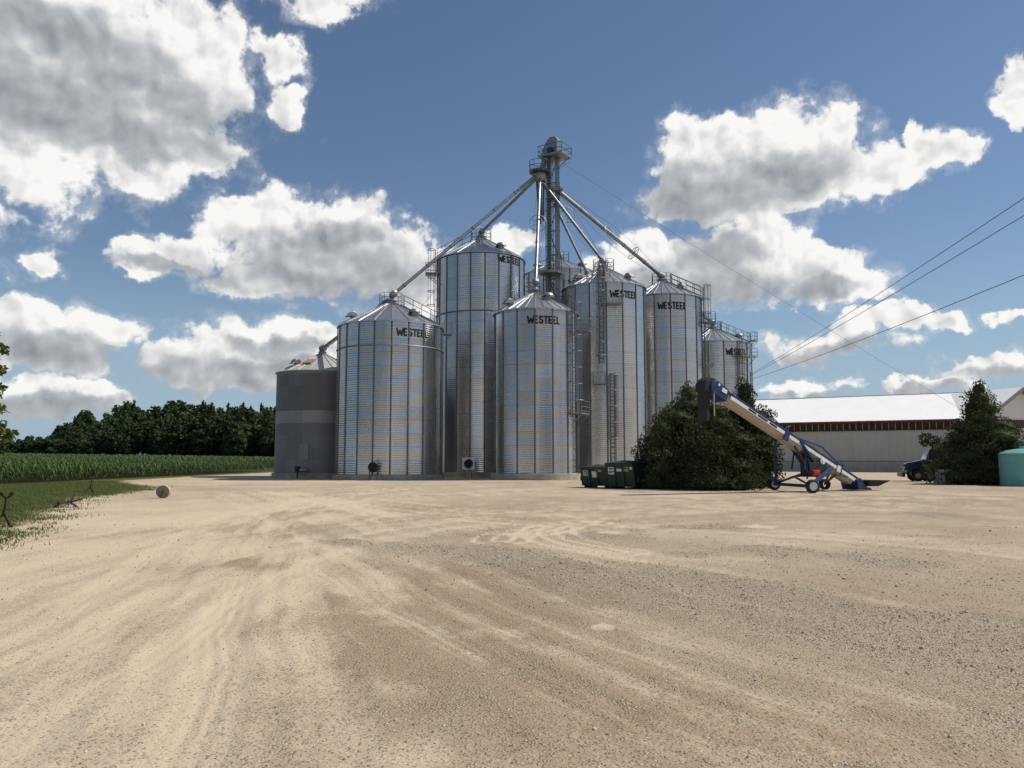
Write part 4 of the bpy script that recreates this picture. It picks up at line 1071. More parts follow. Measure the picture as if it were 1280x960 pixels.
e_ = BE.c + Vector((-BE.R * .37, BE.R * .12, BE.roofz(BE.R * .39) + .2))
spout((xr - .3, TY + .1, zt(254)), e_, .13, 'dark spout ending half way down the left roof slope of the tall laddered bin')
spout((xr - .1, TY + .4, zt(285)), pk(BH, .5), .13, 'short spout hidden behind the tower to the rearmost bin')
spout((xr + .15, TY - .35, zt(240.5)), pk(BF, .6), .20, 'thick spout running far right to the bin beside the bushes', [(.475, .82), (.715, .75)], axes=[(.78, -.55, .35), None])
spout(pk(BF, .3) + Vector((.3, .3, 0)), pk(BG, .7), .22, 'spout running down from the bin beside the bushes to the rear right bin')
spout(pk(BB, .3) + Vector((-.3, .1, 0)), pk(BA, .55), .19, 'spout running down from the widest bin to the old grey bin')

# ------------------------------------------------------------------ guy wires and power lines
def wire(name, pts, r, label, cat, group=None):
    mb = MB().tube(pts, r, 5, caps=False); o = mb.build(name, M['wire'], None, pts[0]); return tag(o, label, cat, group)
def sag(p, q, s, n=14):
    p, q = Vector(p), Vector(q); return [p + (q - p) * (i / n) - Vector((0, 0, s * 4 * (i / n) * (1 - i / n))) for i in range(n + 1)]
top = Vector((xr, TY, ztop - .2))
G_ = 'guy wires staying the elevator tower'
wire('guy_wire', sag(top, at(1345, 597, 92), .35), .013, 'guy wire slanting right over the bins to behind the barn side tree', 'guy wire', G_)
wire('guy_wire', sag(tp(665, 224), BA.c + Vector((-6, 4, 0)), .25), .014, 'guy wire slanting left over the widest bin to the cornfield side', 'guy wire', G_)
wire('guy_wire', sag((xl, TY - .2, zt(255)), Vector((at(628,592,80))), .1), .014, 'guy wire dropping between the tallest left bin and the foremost bin', 'guy wire', G_)
wire('guy_wire', sag((xl, TY, zt(230)), BC.c + Vector((2.2, 9, 0)), .1), .014, 'steep guy wire behind the foremost bin, close to the tower', 'guy wire', G_)
PLG = 'power lines crossing the sky at right'
# a service mast at the rear right bin and a pole standing out of the picture carry the lines
mast = at(938, 468, 92.5)
tm = thing('service_mast', (mast.x, mast.y, 0), 'slim service mast behind the bushes where the power lines end', 'mast')
MB().tube([(mast.x, mast.y, 0), (mast.x, mast.y, mast.z + .3)], .06, 8).build('mast_pipe', M['steel_dark'], tm)
up = at(1560, 60, 24)
pts_up = [up, up + Vector((.35, .35, 0)), Vector((at(1560, 190, 24)))]
wire('power_line', sag(mast, up, .25, 20), .020, 'topmost power line of the three running to the upper right', 'power line', PLG)
wire('power_line', sag(mast - Vector((0, 0, .15)), at(1570, 92, 24), .25, 20), .020, 'power line just below and beside the topmost one', 'power line', PLG)
wire('power_line', sag(mast - Vector((0, 0, .6)), at(1560, 228, 24), .30, 20), .020, 'lowest power line of the three, apart from the other two', 'power line', PLG)
# ------------------------------------------------------------------ green dumpsters
uD, vD = Vector((.74, -.67, 0)), Vector((.67, .74, 0)); ZU = Vector((0, 0, 1))
def dumpster(px, py, Y, W, Dp, H, label, stickers):
    c = at(px, py, Y); c.z = 0; t = thing('dumpster', c + uD * W / 2 + vD * Dp / 2, label, 'dumpster', 'green dumpsters by the bins')
    P = lambda u, v, z: c + uD * u + vD * v + ZU * z
    b = MB(); fr = .22                                             # front leans outward towards the top
    Hb = H * 1.06
    b.hexa([P(0, fr, .12), P(W, fr, .12), P(W, Dp, .12), P(0, Dp, .12), P(0, 0, H), P(W, 0, H), P(W, Dp, Hb), P(0, Dp, Hb)])
    for u in (.12, W - .24): b.hexa([P(u, fr, 0), P(u + .12, fr, 0), P(u + .12, Dp, 0), P(u, Dp, 0), P(u, fr, .12), P(u + .12, fr, .12), P(u + .12, Dp, .12), P(u, Dp, .12)])
    b.bar(P(-.03, -.03, H - .03), P(W + .03, -.03, H - .03), .09, .09)
    for u in (-.02, W + .02): b.bar(P(u, -.03, H - .03), P(u, Dp, Hb - .03), .07, .09)
    for u in (W * .33, W * .66): b.bar(P(u, fr - .05, .15), P(u, -.03, H - .1), .06, .05)
    for u in (0.0, W): b.bar(P(u, fr + .02, .14), P(u, .02, H), .08, .06)
    b.build('body', M['dump'], t, bevel=.012)
    for u, s_ in ((-.11, -1), (W + .11, 1)):                        # fork pockets on both sides
        k = MB()
        for dz in (.42, .66): k.box(P(u, Dp * .5, dz), (.18, Dp * .62, .04), uD, vD)
        k.box(P(u + s_ * .09, Dp * .5, .54), (.03, Dp * .62, .27), uD, vD)
        k.box(P(u, Dp * .5, .54), (.10, Dp * .58, .19), uD, vD)
        k.build('fork_pocket', M['dump'], t)
    for i in range(2):
        l = MB(); u0, u1 = W * i / 2 + .01, W * (i + 1) / 2 - .01
        l.hexa([P(u0, -.1, H + .01), P(u1, -.1, H + .01), P(u1, Dp, Hb + .06), P(u0, Dp, Hb + .06), P(u0, -.1, H + .06), P(u1, -.1, H + .06), P(u1, Dp, Hb + .11), P(u0, Dp, Hb + .11)])
        for q in (.25, .5, .75): l.bar(P(u0 + (u1 - u0) * q, -.08, H + .06), P(u0 + (u1 - u0) * q, Dp * .95, Hb + .11), .06, .05)
        l.build('lid', M['lid'], t, bevel=.01)
    n_ = (ZU * 1).cross(uD)
    for (u, z, w_, h_, mt, marks) in stickers:
        vv = lambda z_: fr * (1 - (z_ - .12) / (H - .12)) - .012
        s = MB(); s.hexa([P(u, vv(z), z), P(u + w_, vv(z), z), P(u + w_, vv(z) + .01, z), P(u, vv(z) + .01, z), P(u, vv(z + h_), z + h_), P(u + w_, vv(z + h_), z + h_), P(u + w_, vv(z + h_) + .01, z + h_), P(u, vv(z + h_) + .01, z + h_)])
        so_ = s.build('sticker', M[mt], t)
        if marks:
            k = MB()
            for (mu, mz, mw, mh) in marks:
                za_, zb_ = z + mz * h_, z + (mz + mh) * h_; ua_, ub_ = u + mu * w_, u + (mu + mw) * w_
                k.hexa([P(ua_, vv(za_) - .006, za_), P(ub_, vv(za_) - .006, za_), P(ub_, vv(za_) + .002, za_), P(ua_, vv(za_) + .002, za_), P(ua_, vv(zb_) - .006, zb_), P(ub_, vv(zb_) - .006, zb_), P(ub_, vv(zb_) + .002, zb_), P(ua_, vv(zb_) + .002, zb_)])
            o = k.build('print', M['black'], t); o.parent = so_
dumpster(725.5, 609.3, 48.6, 1.86, 1.45, 1.17, 'dark green dumpster beside the foremost bin, the lower of the two', [(.18, .72, .38, .30, 'sticker', [(.12, .62, .76, .24), (.5, .15, .35, .35), (.12, .25, .2, .2)]), (.82, .62, .44, .36, 'sticker', None), (1.08, .94, .46, .16, 'sticker_y', [(.1, .3, .3, .3)])])
dumpster(757.0, 610.2, 47.0, 1.86, 1.65, 1.42, 'dark green dumpster between the lower dumpster and the bushes, the taller of the two', [(.16, .82, .48, .42, 'sticker', [(.15, .68, .55, .2), (.15, .2, .3, .25), (.55, .35, .3, .12)]), (.74, 1.0, .36, .15, 'sticker', None), (1.18, 1.0, .38, .26, 'sticker_y', [(.12, .55, .7, .3)]), (1.66, 1.12, .16, .14, 'sticker', None)])

# ------------------------------------------------------------------ blue and cream belt conveyor
Hd, Tl = at(897, 490.5, 39.4), at(1068, 606.5, 44.0)
Tl.z = .42
ax = (Hd - Tl).normalized(); hz = Vector((ax.x, ax.y, 0)).normalized(); sd_ = Vector((hz.y, -hz.x, 0))      # sd_: sideways
if sd_.y > 0: sd_ = -sd_                                                                                 # towards the camera
upn = ax.cross(sd_); upn = upn if upn.z > 0 else -upn
LT = (Hd - Tl).length
CP = lambda s, u, v: Tl + ax * s + sd_ * u + upn * v
axl = gnd(992, 614.6); tb = thing('belt_conveyor', (axl.x, axl.y, 0), 'blue and cream grain belt conveyor on wheels leaning up past the bushes', 'conveyor')
def beam(mb, s0, s1, sec):
    n = len(sec); vs = [CP(s0, *p) for p in sec] + [CP(s1, *p) for p in sec]
    return mb.add(vs, [tuple(range(n)), tuple(range(2 * n - 1, n - 1, -1))] + [(i, n + i, n + (i + 1) % n, (i + 1) % n) for i in range(n)])
secV = [(-.35, .06), (-.35, -.11), (-.2, -.30), (.2, -.30), (.35, -.11), (.35, .06)]
mb = MB(); beam(mb, .5, LT * .555, secV); beam(mb, LT * .565, LT - .2, secV); mb.build('trough', M['trough'], tb)
mb = MB()
for u in (-.385, .385):
    mb.bar(CP(.4, u, -.02), CP(LT * .553, u, -.02), .03, .17, up=upn); mb.bar(CP(LT * .567, u, -.02), CP(LT - .55, u, -.02), .03, .17, up=upn)
mb.build('side_panel', M['white'], tb)
mb = MB()
for u in (-.34, .34): mb.bar(CP(.3, u, .14), CP(LT - .4, u, .14), .12, .10, up=upn)
for i in range(17): mb.bar(CP(.6 + i * (LT - 1.4) / 16, -.34, .14), CP(.6 + i * (LT - 1.4) / 16, .34, .14), .05, .05)
for u in (-.41, .41): mb.box(CP(LT * .56, u, -.1), (.34, .05, .5), ax, sd_, upn)
for s0_, s1_ in ((LT * .12, LT * .50),):
    mb.bar(CP(s0_, .30, .16), CP((s0_ + s1_) / 2, .30, .55), .06); mb.bar(CP((s0_ + s1_) / 2, .30, .55), CP(s1_, .30, .16), .06)
    mb.bar(CP(s0_, -.30, .16), CP((s0_ + s1_) / 2, -.30, .55), .06); mb.bar(CP((s0_ + s1_) / 2, -.30, .55), CP(s1_, -.30, .16), .06)
mb.build('top_rail', M['blue'], tb)
mb = MB(); beam(mb, .3, LT - .3, [(-.29, .075), (-.29, .06), (0, .0), (.29, .06), (.29, .075), (0, .02)]); mb.build('belt', M['rubber'], tb)
# dark dashes of the side decal (too small in the photograph to read)
mb = MB()
for s_, l_ in ((.64, .55), (.695, .32), (.725, .5), (.775, .38), (.80, .25)): mb.box(CP(LT * s_ + .2, .403, -.01), (l_, .006, .10), ax, sd_, upn)
mb.build('decal', M['engine'], tb)
mb = MB(); pr = [(-.35, -.36), (.62, -.36), (.85, -.1), (.85, .16), (.55, .34), (-.2, .26), (-.35, .2)]
mb.prism(pr, -.43, .43, ax, upn, Hd); mb.build('head_housing', M['blue'], tb, bevel=.03)
mb = MB()
mb.box(Hd + sd_ * .445 + upn * .06 - ax * .02, (.34, .012, .20), ax, sd_, upn).box(Hd + sd_ * .445 + upn * .18 + ax * .4, (.12, .012, .12), ax, sd_, upn); mb.build('head_sticker', M['white'], tb)
hh = Hd + ax * .80
mb = MB(); mb.prism([(-.3, -.28), (-.3, .30), (.05, .34), (.30, .18), (.42, -.05), (.40, -.40), (.05, -.38)], -.36, .36, hz, ZU, hh + ZU * .02); mb.build('discharge_hood', M['hood'], tb, bevel=.05)
d0 = hh + hz * .20
mb = MB(); mb.prism([(-.21, 0), (-.18, -1.45), (.18, -1.5), (.21, 0)], -.24, .24, hz, ZU, d0 - ZU * .30); mb.build('hanging_sock', M['hood'], tb, bevel=.06)
mb = MB(); mb.bar(hh - hz * .12 + sd_ * .40 - ZU * .3, hh - hz * .12 + sd_ * .40 - ZU * 1.55, .05); mb.build('pull_rope', M['cream'], tb)
# hopper lying on the ground
hb = Tl - ax * .1; hb.z = 0
mb = MB(); mb.prism([(-.6, .04), (-.6, .12), (-.2, .22), (.25, .70), (.55, .58), (.4, .06)], -.55, .55, hz, ZU, hb); mb.build('hopper_base', M['blue'], tb, bevel=.02)
mb = MB(); f0, f1 = .22, .42
lo_ = [hb + hz * -.25 + sd_ * .5, hb + hz * -.25 - sd_ * .5, hb + hz * -1.2 - sd_ * .5, hb + hz * -1.2 + sd_ * .5]
hi_ = [hb + hz * -.05 + sd_ * .85, hb + hz * -.05 - sd_ * .85, hb + hz * -1.75 - sd_ * .85, hb + hz * -1.75 + sd_ * .85]
v_ = [p + ZU * .25 for p in lo_] + [p + ZU * .52 for p in hi_]; v2_ = [p + ZU * .23 + (p - hb) * .02 for p in lo_] + [p + ZU * .55 + (p - hb) * .03 for p in hi_]
fs_ = [(0, 1, 5, 4), (1, 2, 6, 5), (2, 3, 7, 6), (3, 0, 4, 7)]
mb.add(v_, fs_).add(v2_, [f[::-1] for f in fs_]); mb.add([v_[4], v_[5], v_[6], v_[7], v2_[4], v2_[5], v2_[6], v2_[7]], [(0, 1, 5, 4), (1, 2, 6, 5), (2, 3, 7, 6), (3, 0, 4, 7)])
mb.build('hopper_flare', M['rubber'], tb)
# undercarriage
wF, wN = gnd(968, 612.6), gnd(1016, 616.6)
axd = (wN - wF).normalized(); fwd = Vector((-axd.y, axd.x, 0)); fwd = fwd if fwd.dot(hz) > 0 else -fwd
def wheel(c, r, w_, name='wheel', rim=True):
    m_ = MB().lathe([(r * .62, -w_ * .5), (r * .9, -w_ * .5), (r, -w_ * .32), (r, w_ * .32), (r * .9, w_ * .5), (r * .62, w_ * .5)], c + ZU * r, 28, axis=axd, cap=False)
    m_.lathe([(r * .62, w_ * .5), (r * .62, -w_ * .5)], c + ZU * r, 28, axis=axd, cap=False)
    wo = m_.build(name, M['rubber'], tb)
    if rim:
        k = MB().lathe([(r * .62, w_ * .46), (r * .56, w_ * .44), (r * .5, w_ * .2), (r * .22, w_ * .18), (r * .2, w_ * .42), (.0, w_ * .42)], c + ZU * r, 24, axis=axd, cap=False)
        k.lathe([(r * .62, -w_ * .46), (r * .5, -w_ * .3), (0, -w_ * .25)], c + ZU * r, 24, axis=axd, cap=False)
        o = k.build('rim', M['white'], tb); o.parent = wo
wheel(wF, .345, .24); wheel(wN, .345, .24)
bx = MB(); hub = .345
bx.bar(wF + ZU * hub, wN + ZU * hub, .15, .16)
q0 = wF + ZU * (hub + .03) + axd * .18; q1 = wN + ZU * (hub + .03) - axd * .18
pivF = CP(LT * .565, -.42, -.2); pivN = CP(LT * .50, .42, -.15); clF = CP(LT * .22, -.42, -.2); clN = CP(LT * .22, .42, -.2)
bx.bar(q0, CP(LT * .545, -.42, -.3), .12); bx.bar(q0 - fwd * .0 + ZU * .0, clF, .10, .12); bx.bar(q1, clN, .15, .17)
bx.bar(CP(LT * .47, .44, .05), CP(LT * .265, .44, -.85), .11, .11); bx.bar(CP(LT * .47, -.44, .05), CP(LT * .265, -.44, -.85), .11, .11)
bx.bar(CP(LT * .265, -.44, -.85), CP(LT * .265, .44, -.85), .09)
mid = q0 + (q1 - q0) * .5; bx.bar(q0, mid + ZU * .42 + fwd * -.1, .08); bx.bar(mid + ZU * .42 + fwd * -.1, q1, .08); bx.bar(mid + ZU * .42 - fwd * .1, CP(LT * .265, 0, -.85), .08)
bx.bar(q0 + axd * .25, q0 + axd * .25 + ZU * .35 + fwd * .5, .08); bx.bar(q0 + axd * .25 + ZU * .35 + fwd * .5, q0 + axd * .25 + ZU * .65 + fwd * .5, .08)
for s_ in (.30, .415):
    bx.bar(CP(LT * s_, .40, -.1), CP(LT * s_ - .25, .42, -1.15), .06); bx.bar(CP(LT * s_, -.40, -.1), CP(LT * s_ - .25, -.42, -1.15), .06)
bx.bar(CP(LT * .30 - .25, .42, -1.12), CP(LT * .415 - .25, .42, -1.12), .07); bx.bar(CP(LT * .30, .42, -.3), CP(LT * .415 - .25, .42, -1.1), .05)
bx.bar(CP(LT * .10, .43, -.12), CP(LT * .20, .43, -.52), .05); bx.bar(CP(LT * .12, -.43, -.12), CP(LT * .22, -.43, -.5), .05)
bx.build('undercarriage', M['blue'], tb)
cy = MB(); qa = q0 + ZU * .1; qb = CP(LT * .545, -.42, -.3); cy.bar(qa + (qb - qa) * .32, qa + (qb - qa) * .68, .19, .19); cy.build('lift_cylinder', M['engine'], tb); MB().bar(CP(LT * .5, .46, -.35), CP(LT * .40, .46, -.9), .08).build('lift_cylinder', M['engine'], tb)
# engine and drive beneath the trough
eg = MB(); ec = CP(LT * .335, .2, -.82)
eg.box(ec, (.95, .5, .55), hz, sd_, ZU); eg.box(ec + ZU * .42 + hz * .15, (.55, .42, .35), hz, sd_, ZU); eg.box(ec - hz * .62 + ZU * .12, (.4, .36, .42), hz, sd_, ZU)
eg.lathe([(.17, 0), (.17, .34)], ec + hz * .35 + ZU * .55 - sd_ * .05, 14, axis=hz); eg.tube([ec - hz * .3 + ZU * .3, ec - hz * .32 + ZU * .75, ec - hz * .5 + ZU * .95], .045, 8)
for k in range(5): eg.box(ec + ZU * (.55 + .12 * k) + hz * (.45 - .02 * k) - sd_ * .1, (.6, .44, .05), hz, sd_, ZU)
eg.box(ec - hz * .25 - ZU * .05, (1.3, .62, .75), hz, sd_, ZU); eg.build('engine', M['engine'], tb, bevel=.02)
rt = ec + sd_ * .34 - ZU * .22
MB().box(rt, (.52, .22, .30), hz, sd_, ZU).build('fuel_tank', M['red'], tb, bevel=.05)
MB().lathe([(.17, 0), (.19, .03), (.17, .06)], CP(LT * .30, .47, -.2), 20, axis=sd_).lathe([(.07, .0), (.07, .1)], CP(LT * .30, .47, -.2), 12, axis=sd_).build('drive_pulley', M['white'], tb)
dv = gnd(1031, 612); wheel(Vector((dv.x, dv.y, 0)), .30, .34, 'drive_wheel', False)
MB().bar(Vector((dv.x, dv.y, .3)), clN, .09).bar(Vector((dv.x, dv.y, .42)) + axd * .3, clN + ZU * .1 - ax * .4, .05).bar(Vector((dv.x, dv.y, .35)) - hz * .1, CP(LT * .17, .3, -.35), .07).bar(CP(LT * .16, .46, -.3), CP(LT * .16, .46, .3), .07).build('drive_arm', M['engine'], tb)
MB().box(CP(LT * .175, .45, -.05), (.3, .06, .34), ax, sd_, upn).build('clamp_plate', M['white'], tb)
MB().tube([CP(LT * .535, -.1, .12), CP(LT * .535, -.1, .55), CP(LT * .535, -.1, .6) - hz * .28], .05, 8).build('exhaust_stack', M['engine'], tb)

# ------------------------------------------------------------------ rusty roller stands and the log round
JG = 'rusty pipe stands along the gravel edge'
def stand(px, py, hgt_, label, lie=None, yaw=0.0, vee=.2):
    b = gnd(px, py); t = thing('pipe_stand', b, label, 'pipe stand', JG)
    Rm = Matrix.Rotation(yaw, 3, 'Z') if lie is None else lie
    off = Vector(b)
    def T(x, y, z): return off + Rm @ Vector((x, y, z))
    m_ = MB().tube([T(0, 0, hgt_ * .32), T(.03, 0, hgt_ * .86)], .034, 10); m_.tube([T(0, 0, hgt_ * .30), T(0, 0, hgt_ * .5)], .044, 10); m_.bar(T(-.03, 0, hgt_ * .5), T(.16, 0, hgt_ * .5), .02); m_.build('post', M['rust'], t)
    for k in range(3):
        a = 2 * math.pi * k / 3 - .45 - yaw
        MB().bar(T(0, 0, hgt_ * .40), T(math.cos(a) * hgt_ * .36, math.sin(a) * hgt_ * .34, .015), .05, .055).build('leg', M['rust'], t)
    v = MB()
    for s_ in (-1, 1):
        v.bar(T(.03, 0, hgt_ * .83), T(.03 + s_ * vee * .8, 0, hgt_ * .97), .035, .05)
    vo_ = v.build('vee_head', M['rust'], t)
    for s_ in (-1, 1):
        o = MB().lathe([(.03, -.05), (.036, -.045), (.036, .045), (.03, .05)], T(.03 + s_ * vee * .55, 0, hgt_ * .985), 12, axis=(T(s_ * .2, 0, .14) - T(0, 0, 0)).normalized()).build('roller', M['rust'], t); o.parent = vo_
    return t
stand(4.5, 658.5, .86, 'rusty pipe stand with a vee head standing in the grass at the picture edge', yaw=.3)
stand(113, 616.5, .78, 'thin rusty pipe stand upright on the gravel edge beside the bare soil', yaw=.8, vee=.10)
lie = Vector((0, 0, 1)).rotation_difference(Vector((-.55, -.80, -.16)).normalized()).to_matrix()
fl = gnd(98, 633.5); t_ = stand(98, 633.5, .8, 'rusty pipe stand fallen over on the gravel with its legs in the air', lie=lie); t_.location.z = .24; ORG[t_] = Vector((fl.x, fl.y, .24))
lg = gnd(203, 622.8); tl = thing('log_round', lg, 'short round log lying on the gravel with a split in its cut face', 'log')
fa = Vector((.24, -1, 0)).normalized(); lc = Vector((lg.x, lg.y, .285))
mb = MB(); mb.lathe([(.275, 0), (.285, .03), (.28, .2), (.285, .34), (.27, .38)], lc, 30, axis=-fa, cap=False); mb.lathe([(.27, .38), (0, .38)], lc, 30, axis=-fa, cap=False); mb.build('bark', M['wood_bark'], tl)
mb = MB(); mb.lathe([(.0, -.012), (.2, -.01), (.275, .0)], lc, 30, axis=-fa, cap=False); fo = mb.build('cut_face', M['wood_end'], tl)
sdv = fa.cross(ZU); k = MB(); k.box(lc + fa * .014 - ZU * .005, (.075, .02, .075), sdv, fa, ZU); p0 = lc + fa * .016; k.bar(p0, p0 + sdv * (.11 if sdv.x < 0 else -.11) - ZU * .235, .028, .02); o = k.build('split', M['black'], tl); o.parent = fo

# ------------------------------------------------------------------ teal water tank
tc_ = at(1283, 606, 51.5); tk = thing('water_tank', (tc_.x, tc_.y, 0), 'pale teal plastic tank with a domed top beside the big tree', 'tank')
rt_, ht_ = 1.45, at(1283, 567, 50.2).z
pf_ = [(rt_, 0)] + [(rt_ + (.02 if i % 2 else 0), ht_ * i / 8) for i in range(1, 8)] + [(rt_, ht_ - .06), (rt_ + .03, ht_ - .04), (rt_ + .03, ht_), (rt_ - .05, ht_ + .04), (rt_ * .7, ht_ + .22), (rt_ * .35, ht_ + .31), (.28, ht_ + .33)]
MB().lathe(pf_, (tc_.x, tc_.y, 0), 56).build('shell', M['teal'], tk)
MB().lathe([(.27, ht_ + .3), (.27, ht_ + .42), (.2, ht_ + .46)], (tc_.x, tc_.y, 0), 24, smooth=False).build('lid', M['teal'], tk)

# ------------------------------------------------------------------ navy lorry half behind the tree
tr0 = gnd(1148, 601.6, 0); sc_ = .86
fU = Vector((-.966, .259, 0)); lV = Vector((-.259, -.966, 0))          # forwards, and its left side (towards the camera)
tt = thing('lorry', (tr0.x, tr0.y, 0), 'navy blue bonneted lorry parked behind the big tree', 'lorry')
TP = lambda u, v, z: Vector((tr0.x, tr0.y, 0)) + fU * u * sc_ + lV * (v - .0) * sc_ + ZU * z * sc_
def tbox(mb, u0, u1, v0, v1, z0, z1, du=0.0, dv=0.0):
    return mb.hexa([TP(u1, v0, z0), TP(u1, v1, z0), TP(u0, v1, z0), TP(u0, v0, z0), TP(u1 - du, v0 + dv, z1), TP(u1 - du, v1 - dv, z1), TP(u0, v1 - dv, z1), TP(u0, v0 + dv, z1)])
mb = MB(); mb.hexa([TP(1.0, -2.05, .95), TP(1.0, -.15, .95), TP(-.7, .0, .95), TP(-.7, -2.2, .95), TP(.86, -1.85, 1.62), TP(.86, -.35, 1.62), TP(-.7, -.15, 1.95), TP(-.7, -2.05, 1.95)])
mb.build('bonnet', M['truck'], tt, bevel=.09)
mb = MB(); tbox(mb, -2.3, -.68, -2.3, .05, .85, 1.85); mb.hexa([TP(-.72, -2.28, 1.85), TP(-.72, .03, 1.85), TP(-2.3, .03, 1.85), TP(-2.3, -2.28, 1.85), TP(-1.1, -2.15, 2.9), TP(-1.1, -.1, 2.9), TP(-2.3, -.1, 2.9), TP(-2.3, -2.15, 2.9)]); co_ = mb.build('cab', M['truck'], tt, bevel=.06)
mb = MB(); mb.hexa([TP(-.88, .035, 1.95), TP(-1.75, .035, 1.95), TP(-1.75, .015, 1.95), TP(-.88, .015, 1.95), TP(-1.15, -.045, 2.7), TP(-1.75, -.045, 2.7), TP(-1.75, -.07, 2.7), TP(-1.15, -.07, 2.7)]); mb.build('side_window', M['glass'], tt)
mb = MB(); mb.hexa([TP(-.735, -2.1, 1.98), TP(-.735, -.15, 1.98), TP(-.765, -.15, 1.98), TP(-.765, -2.1, 1.98), TP(-1.02, -2.0, 2.72), TP(-1.02, -.25, 2.72), TP(-1.06, -.25, 2.72), TP(-1.06, -2.0, 2.72)]); mb.build('windscreen', M['glass'], tt)
mb = MB(); tbox(mb, 1.05, 1.32, -2.25, .05, .38, .78); mb.build('bumper', M['truck'], tt, bevel=.05)
mb = MB(); tbox(mb, .98, 1.03, -1.65, -.55, .85, 1.55, .1); mb.build('grille', M['chrome'], tt)
for v in (-1.98, -.38): mb = MB(); tbox(mb, .95, 1.05, v - .16, v + .16, .98, 1.2); mb.build('headlight', M['glass'], tt, bevel=.03)
for v in (-2.12, -.08):
    mb = MB(); prf = [(.62 * math.cos(a), .55 + .66 * math.sin(a)) for a in np.linspace(.15, math.pi - .15, 12)]; pr2 = [(.56 * math.cos(a), .5 + .60 * math.sin(a)) for a in np.linspace(math.pi - .15, .15, 12)]
    mb.prism([(p[0] * sc_, p[1] * sc_) for p in prf + pr2], -.24, .24, fU, ZU, TP(0, v, 0)); mb.build('wing', M['truck'], tt)
mb = MB(); tbox(mb, -2.75, -1.6, -.02, .12, .45, .82); tbox(mb, -2.75, -1.6, -.02, .20, .28, .36); mb.build('step', M['truck'], tt, bevel=.02)
mb = MB(); mb.bar(TP(-.62, .06, 1.86), TP(-2.3, .06, 1.86), .05); mb.build('trim_strip', M['chrome'], tt)
mb = MB(); tbox(mb, -7.2, .4, -1.55, -.65, .55, .85); mb.build('chassis', M['engine'], tt)
mb = MB(); tbox(mb, -7.0, -2.6, -2.3, .05, .95, 2.5); mb.build('tipper_box', M['steel_dark'], tt, bevel=.03)
def twheel(u, v):
    r = .5 * sc_ ; c = TP(u, v, .5)
    m_ = MB().lathe([(r * .55, -.13), (r * .92, -.13), (r, -.08), (r, .08), (r * .92, .13), (r * .55, .13)], c, 26, axis=lV, cap=False); wo = m_.build('wheel', M['rubber'], tt)
    o = MB().lathe([(r * .56, .11), (r * .5, .05), (r * .3, .04), (r * .28, .14), (0, .15)], c, 20, axis=lV, cap=False).lathe([(r * .56, -.11), (0, -.1)], c, 20, axis=lV, cap=False).build('rim', M['steel'], tt); o.parent = wo
for u in (0, -1.02, -5.2, -6.3):
    for v in (-2.1, -.05): twheel(u, v)
mb = MB(); mb.bar(TP(-.95, .1, 1.7), TP(-.85, .38, 1.9), .03); mb.bar(TP(-.95, .1, 2.5), TP(-.85, .38, 2.4), .03); mb.box(TP(-.85, .4, 2.15), (.06, .2, .55), fU, lV); mb.build('mirror', M['black'], tt)
mb = MB(); mb.bar(TP(.6, .02, 1.5), TP(.1, -.02, 1.15), .03); mb.build('bonnet_latch', M['chrome'], tt)
MB().tube([TP(-2.45, .0, .9), TP(-2.45, .0, 3.1)], .07, 10).build('exhaust_stack', M['chrome'], tt)
# grey crate at the foot of the tree
cr = gnd(1184, 605.3); tcx = thing('crate', cr, 'weathered pale grey slatted crate in the shade of the big tree', 'crate')
mb = MB(); cu, cv_ = Vector((.95, -.3, 0)).normalized(), Vector((.3, .95, 0)).normalized()
for k in range(6): 
    for s_ in (-1, 1): mb.box(cr + cu * (-.5 + .2 * k) + cv_ * s_ * .45 + ZU * .55, (.17, .03, .9), cu, cv_)
    for s_ in (-1, 1): mb.box(cr + cv_ * (-.37 + .15 * k) + cu * s_ * .62 + ZU * .55, (.03, .13, .9), cu, cv_)
mb.build('slatted_wall', M['barn_base'], tcx)
MB().box(cr + ZU * .12, (1.2, .9, .06), cu, cv_).box(cr + cu * .5 + ZU * .045, (.1, .9, .09), cu, cv_).box(cr - cu * .5 + ZU * .045, (.1, .9, .09), cu, cv_).build('base', M['barn_base'], tcx)

# ------------------------------------------------------------------ long barn
Bc = Vector((at(1221, 574, 101).x, 101, 0)); bw = Vector((-.866, .5, 0)); bn_ = Vector((.5, .866, 0))    # along the wall leftwards, and back
LB, WB, HE, HR = 42.0, 20.0, at(1221, 525, 101).z, at(1221, 525, 101).z + 4.1
tbn = thing('barn', Bc + bw * LB / 2 + bn_ * WB / 2, 'long low barn with a white steel roof and maroon eave trim', 'barn')
BP = lambda s, d, z: Bc + bw * s + bn_ * d + ZU * z
mb = MB(); mb.hexa([BP(LB, 0, 1.45), BP(0, 0, 1.45), BP(0, WB, 1.45), BP(LB, WB, 1.45), BP(LB, 0, HE - 1.05), BP(0, 0, HE - 1.05), BP(0, WB, HE - 1.05), BP(LB, WB, HE - 1.05)])
s = 0
while s < LB: mb.box(BP(s, -.012, (1.45 + HE - 1.05) / 2), (.05, .03, HE - 2.5), bw, bn_); s += .9
mb.build('wall', M['barn_wall'], tbn)
mb = MB(); mb.hexa([BP(LB, -.06, 0), BP(0, -.06, 0), BP(0, WB, 0), BP(LB, WB, 0), BP(LB, -.06, 1.4), BP(0, -.06, 1.4), BP(0, WB, 1.4), BP(LB, WB, 1.4)]); mb.build('concrete_base', M['barn_base'], tbn)
mb = MB(); mb.bar(BP(0, -.06, 1.43), BP(LB, -.06, 1.43), .06, .05); mb.build('drip_rail', M['engine'], tbn)
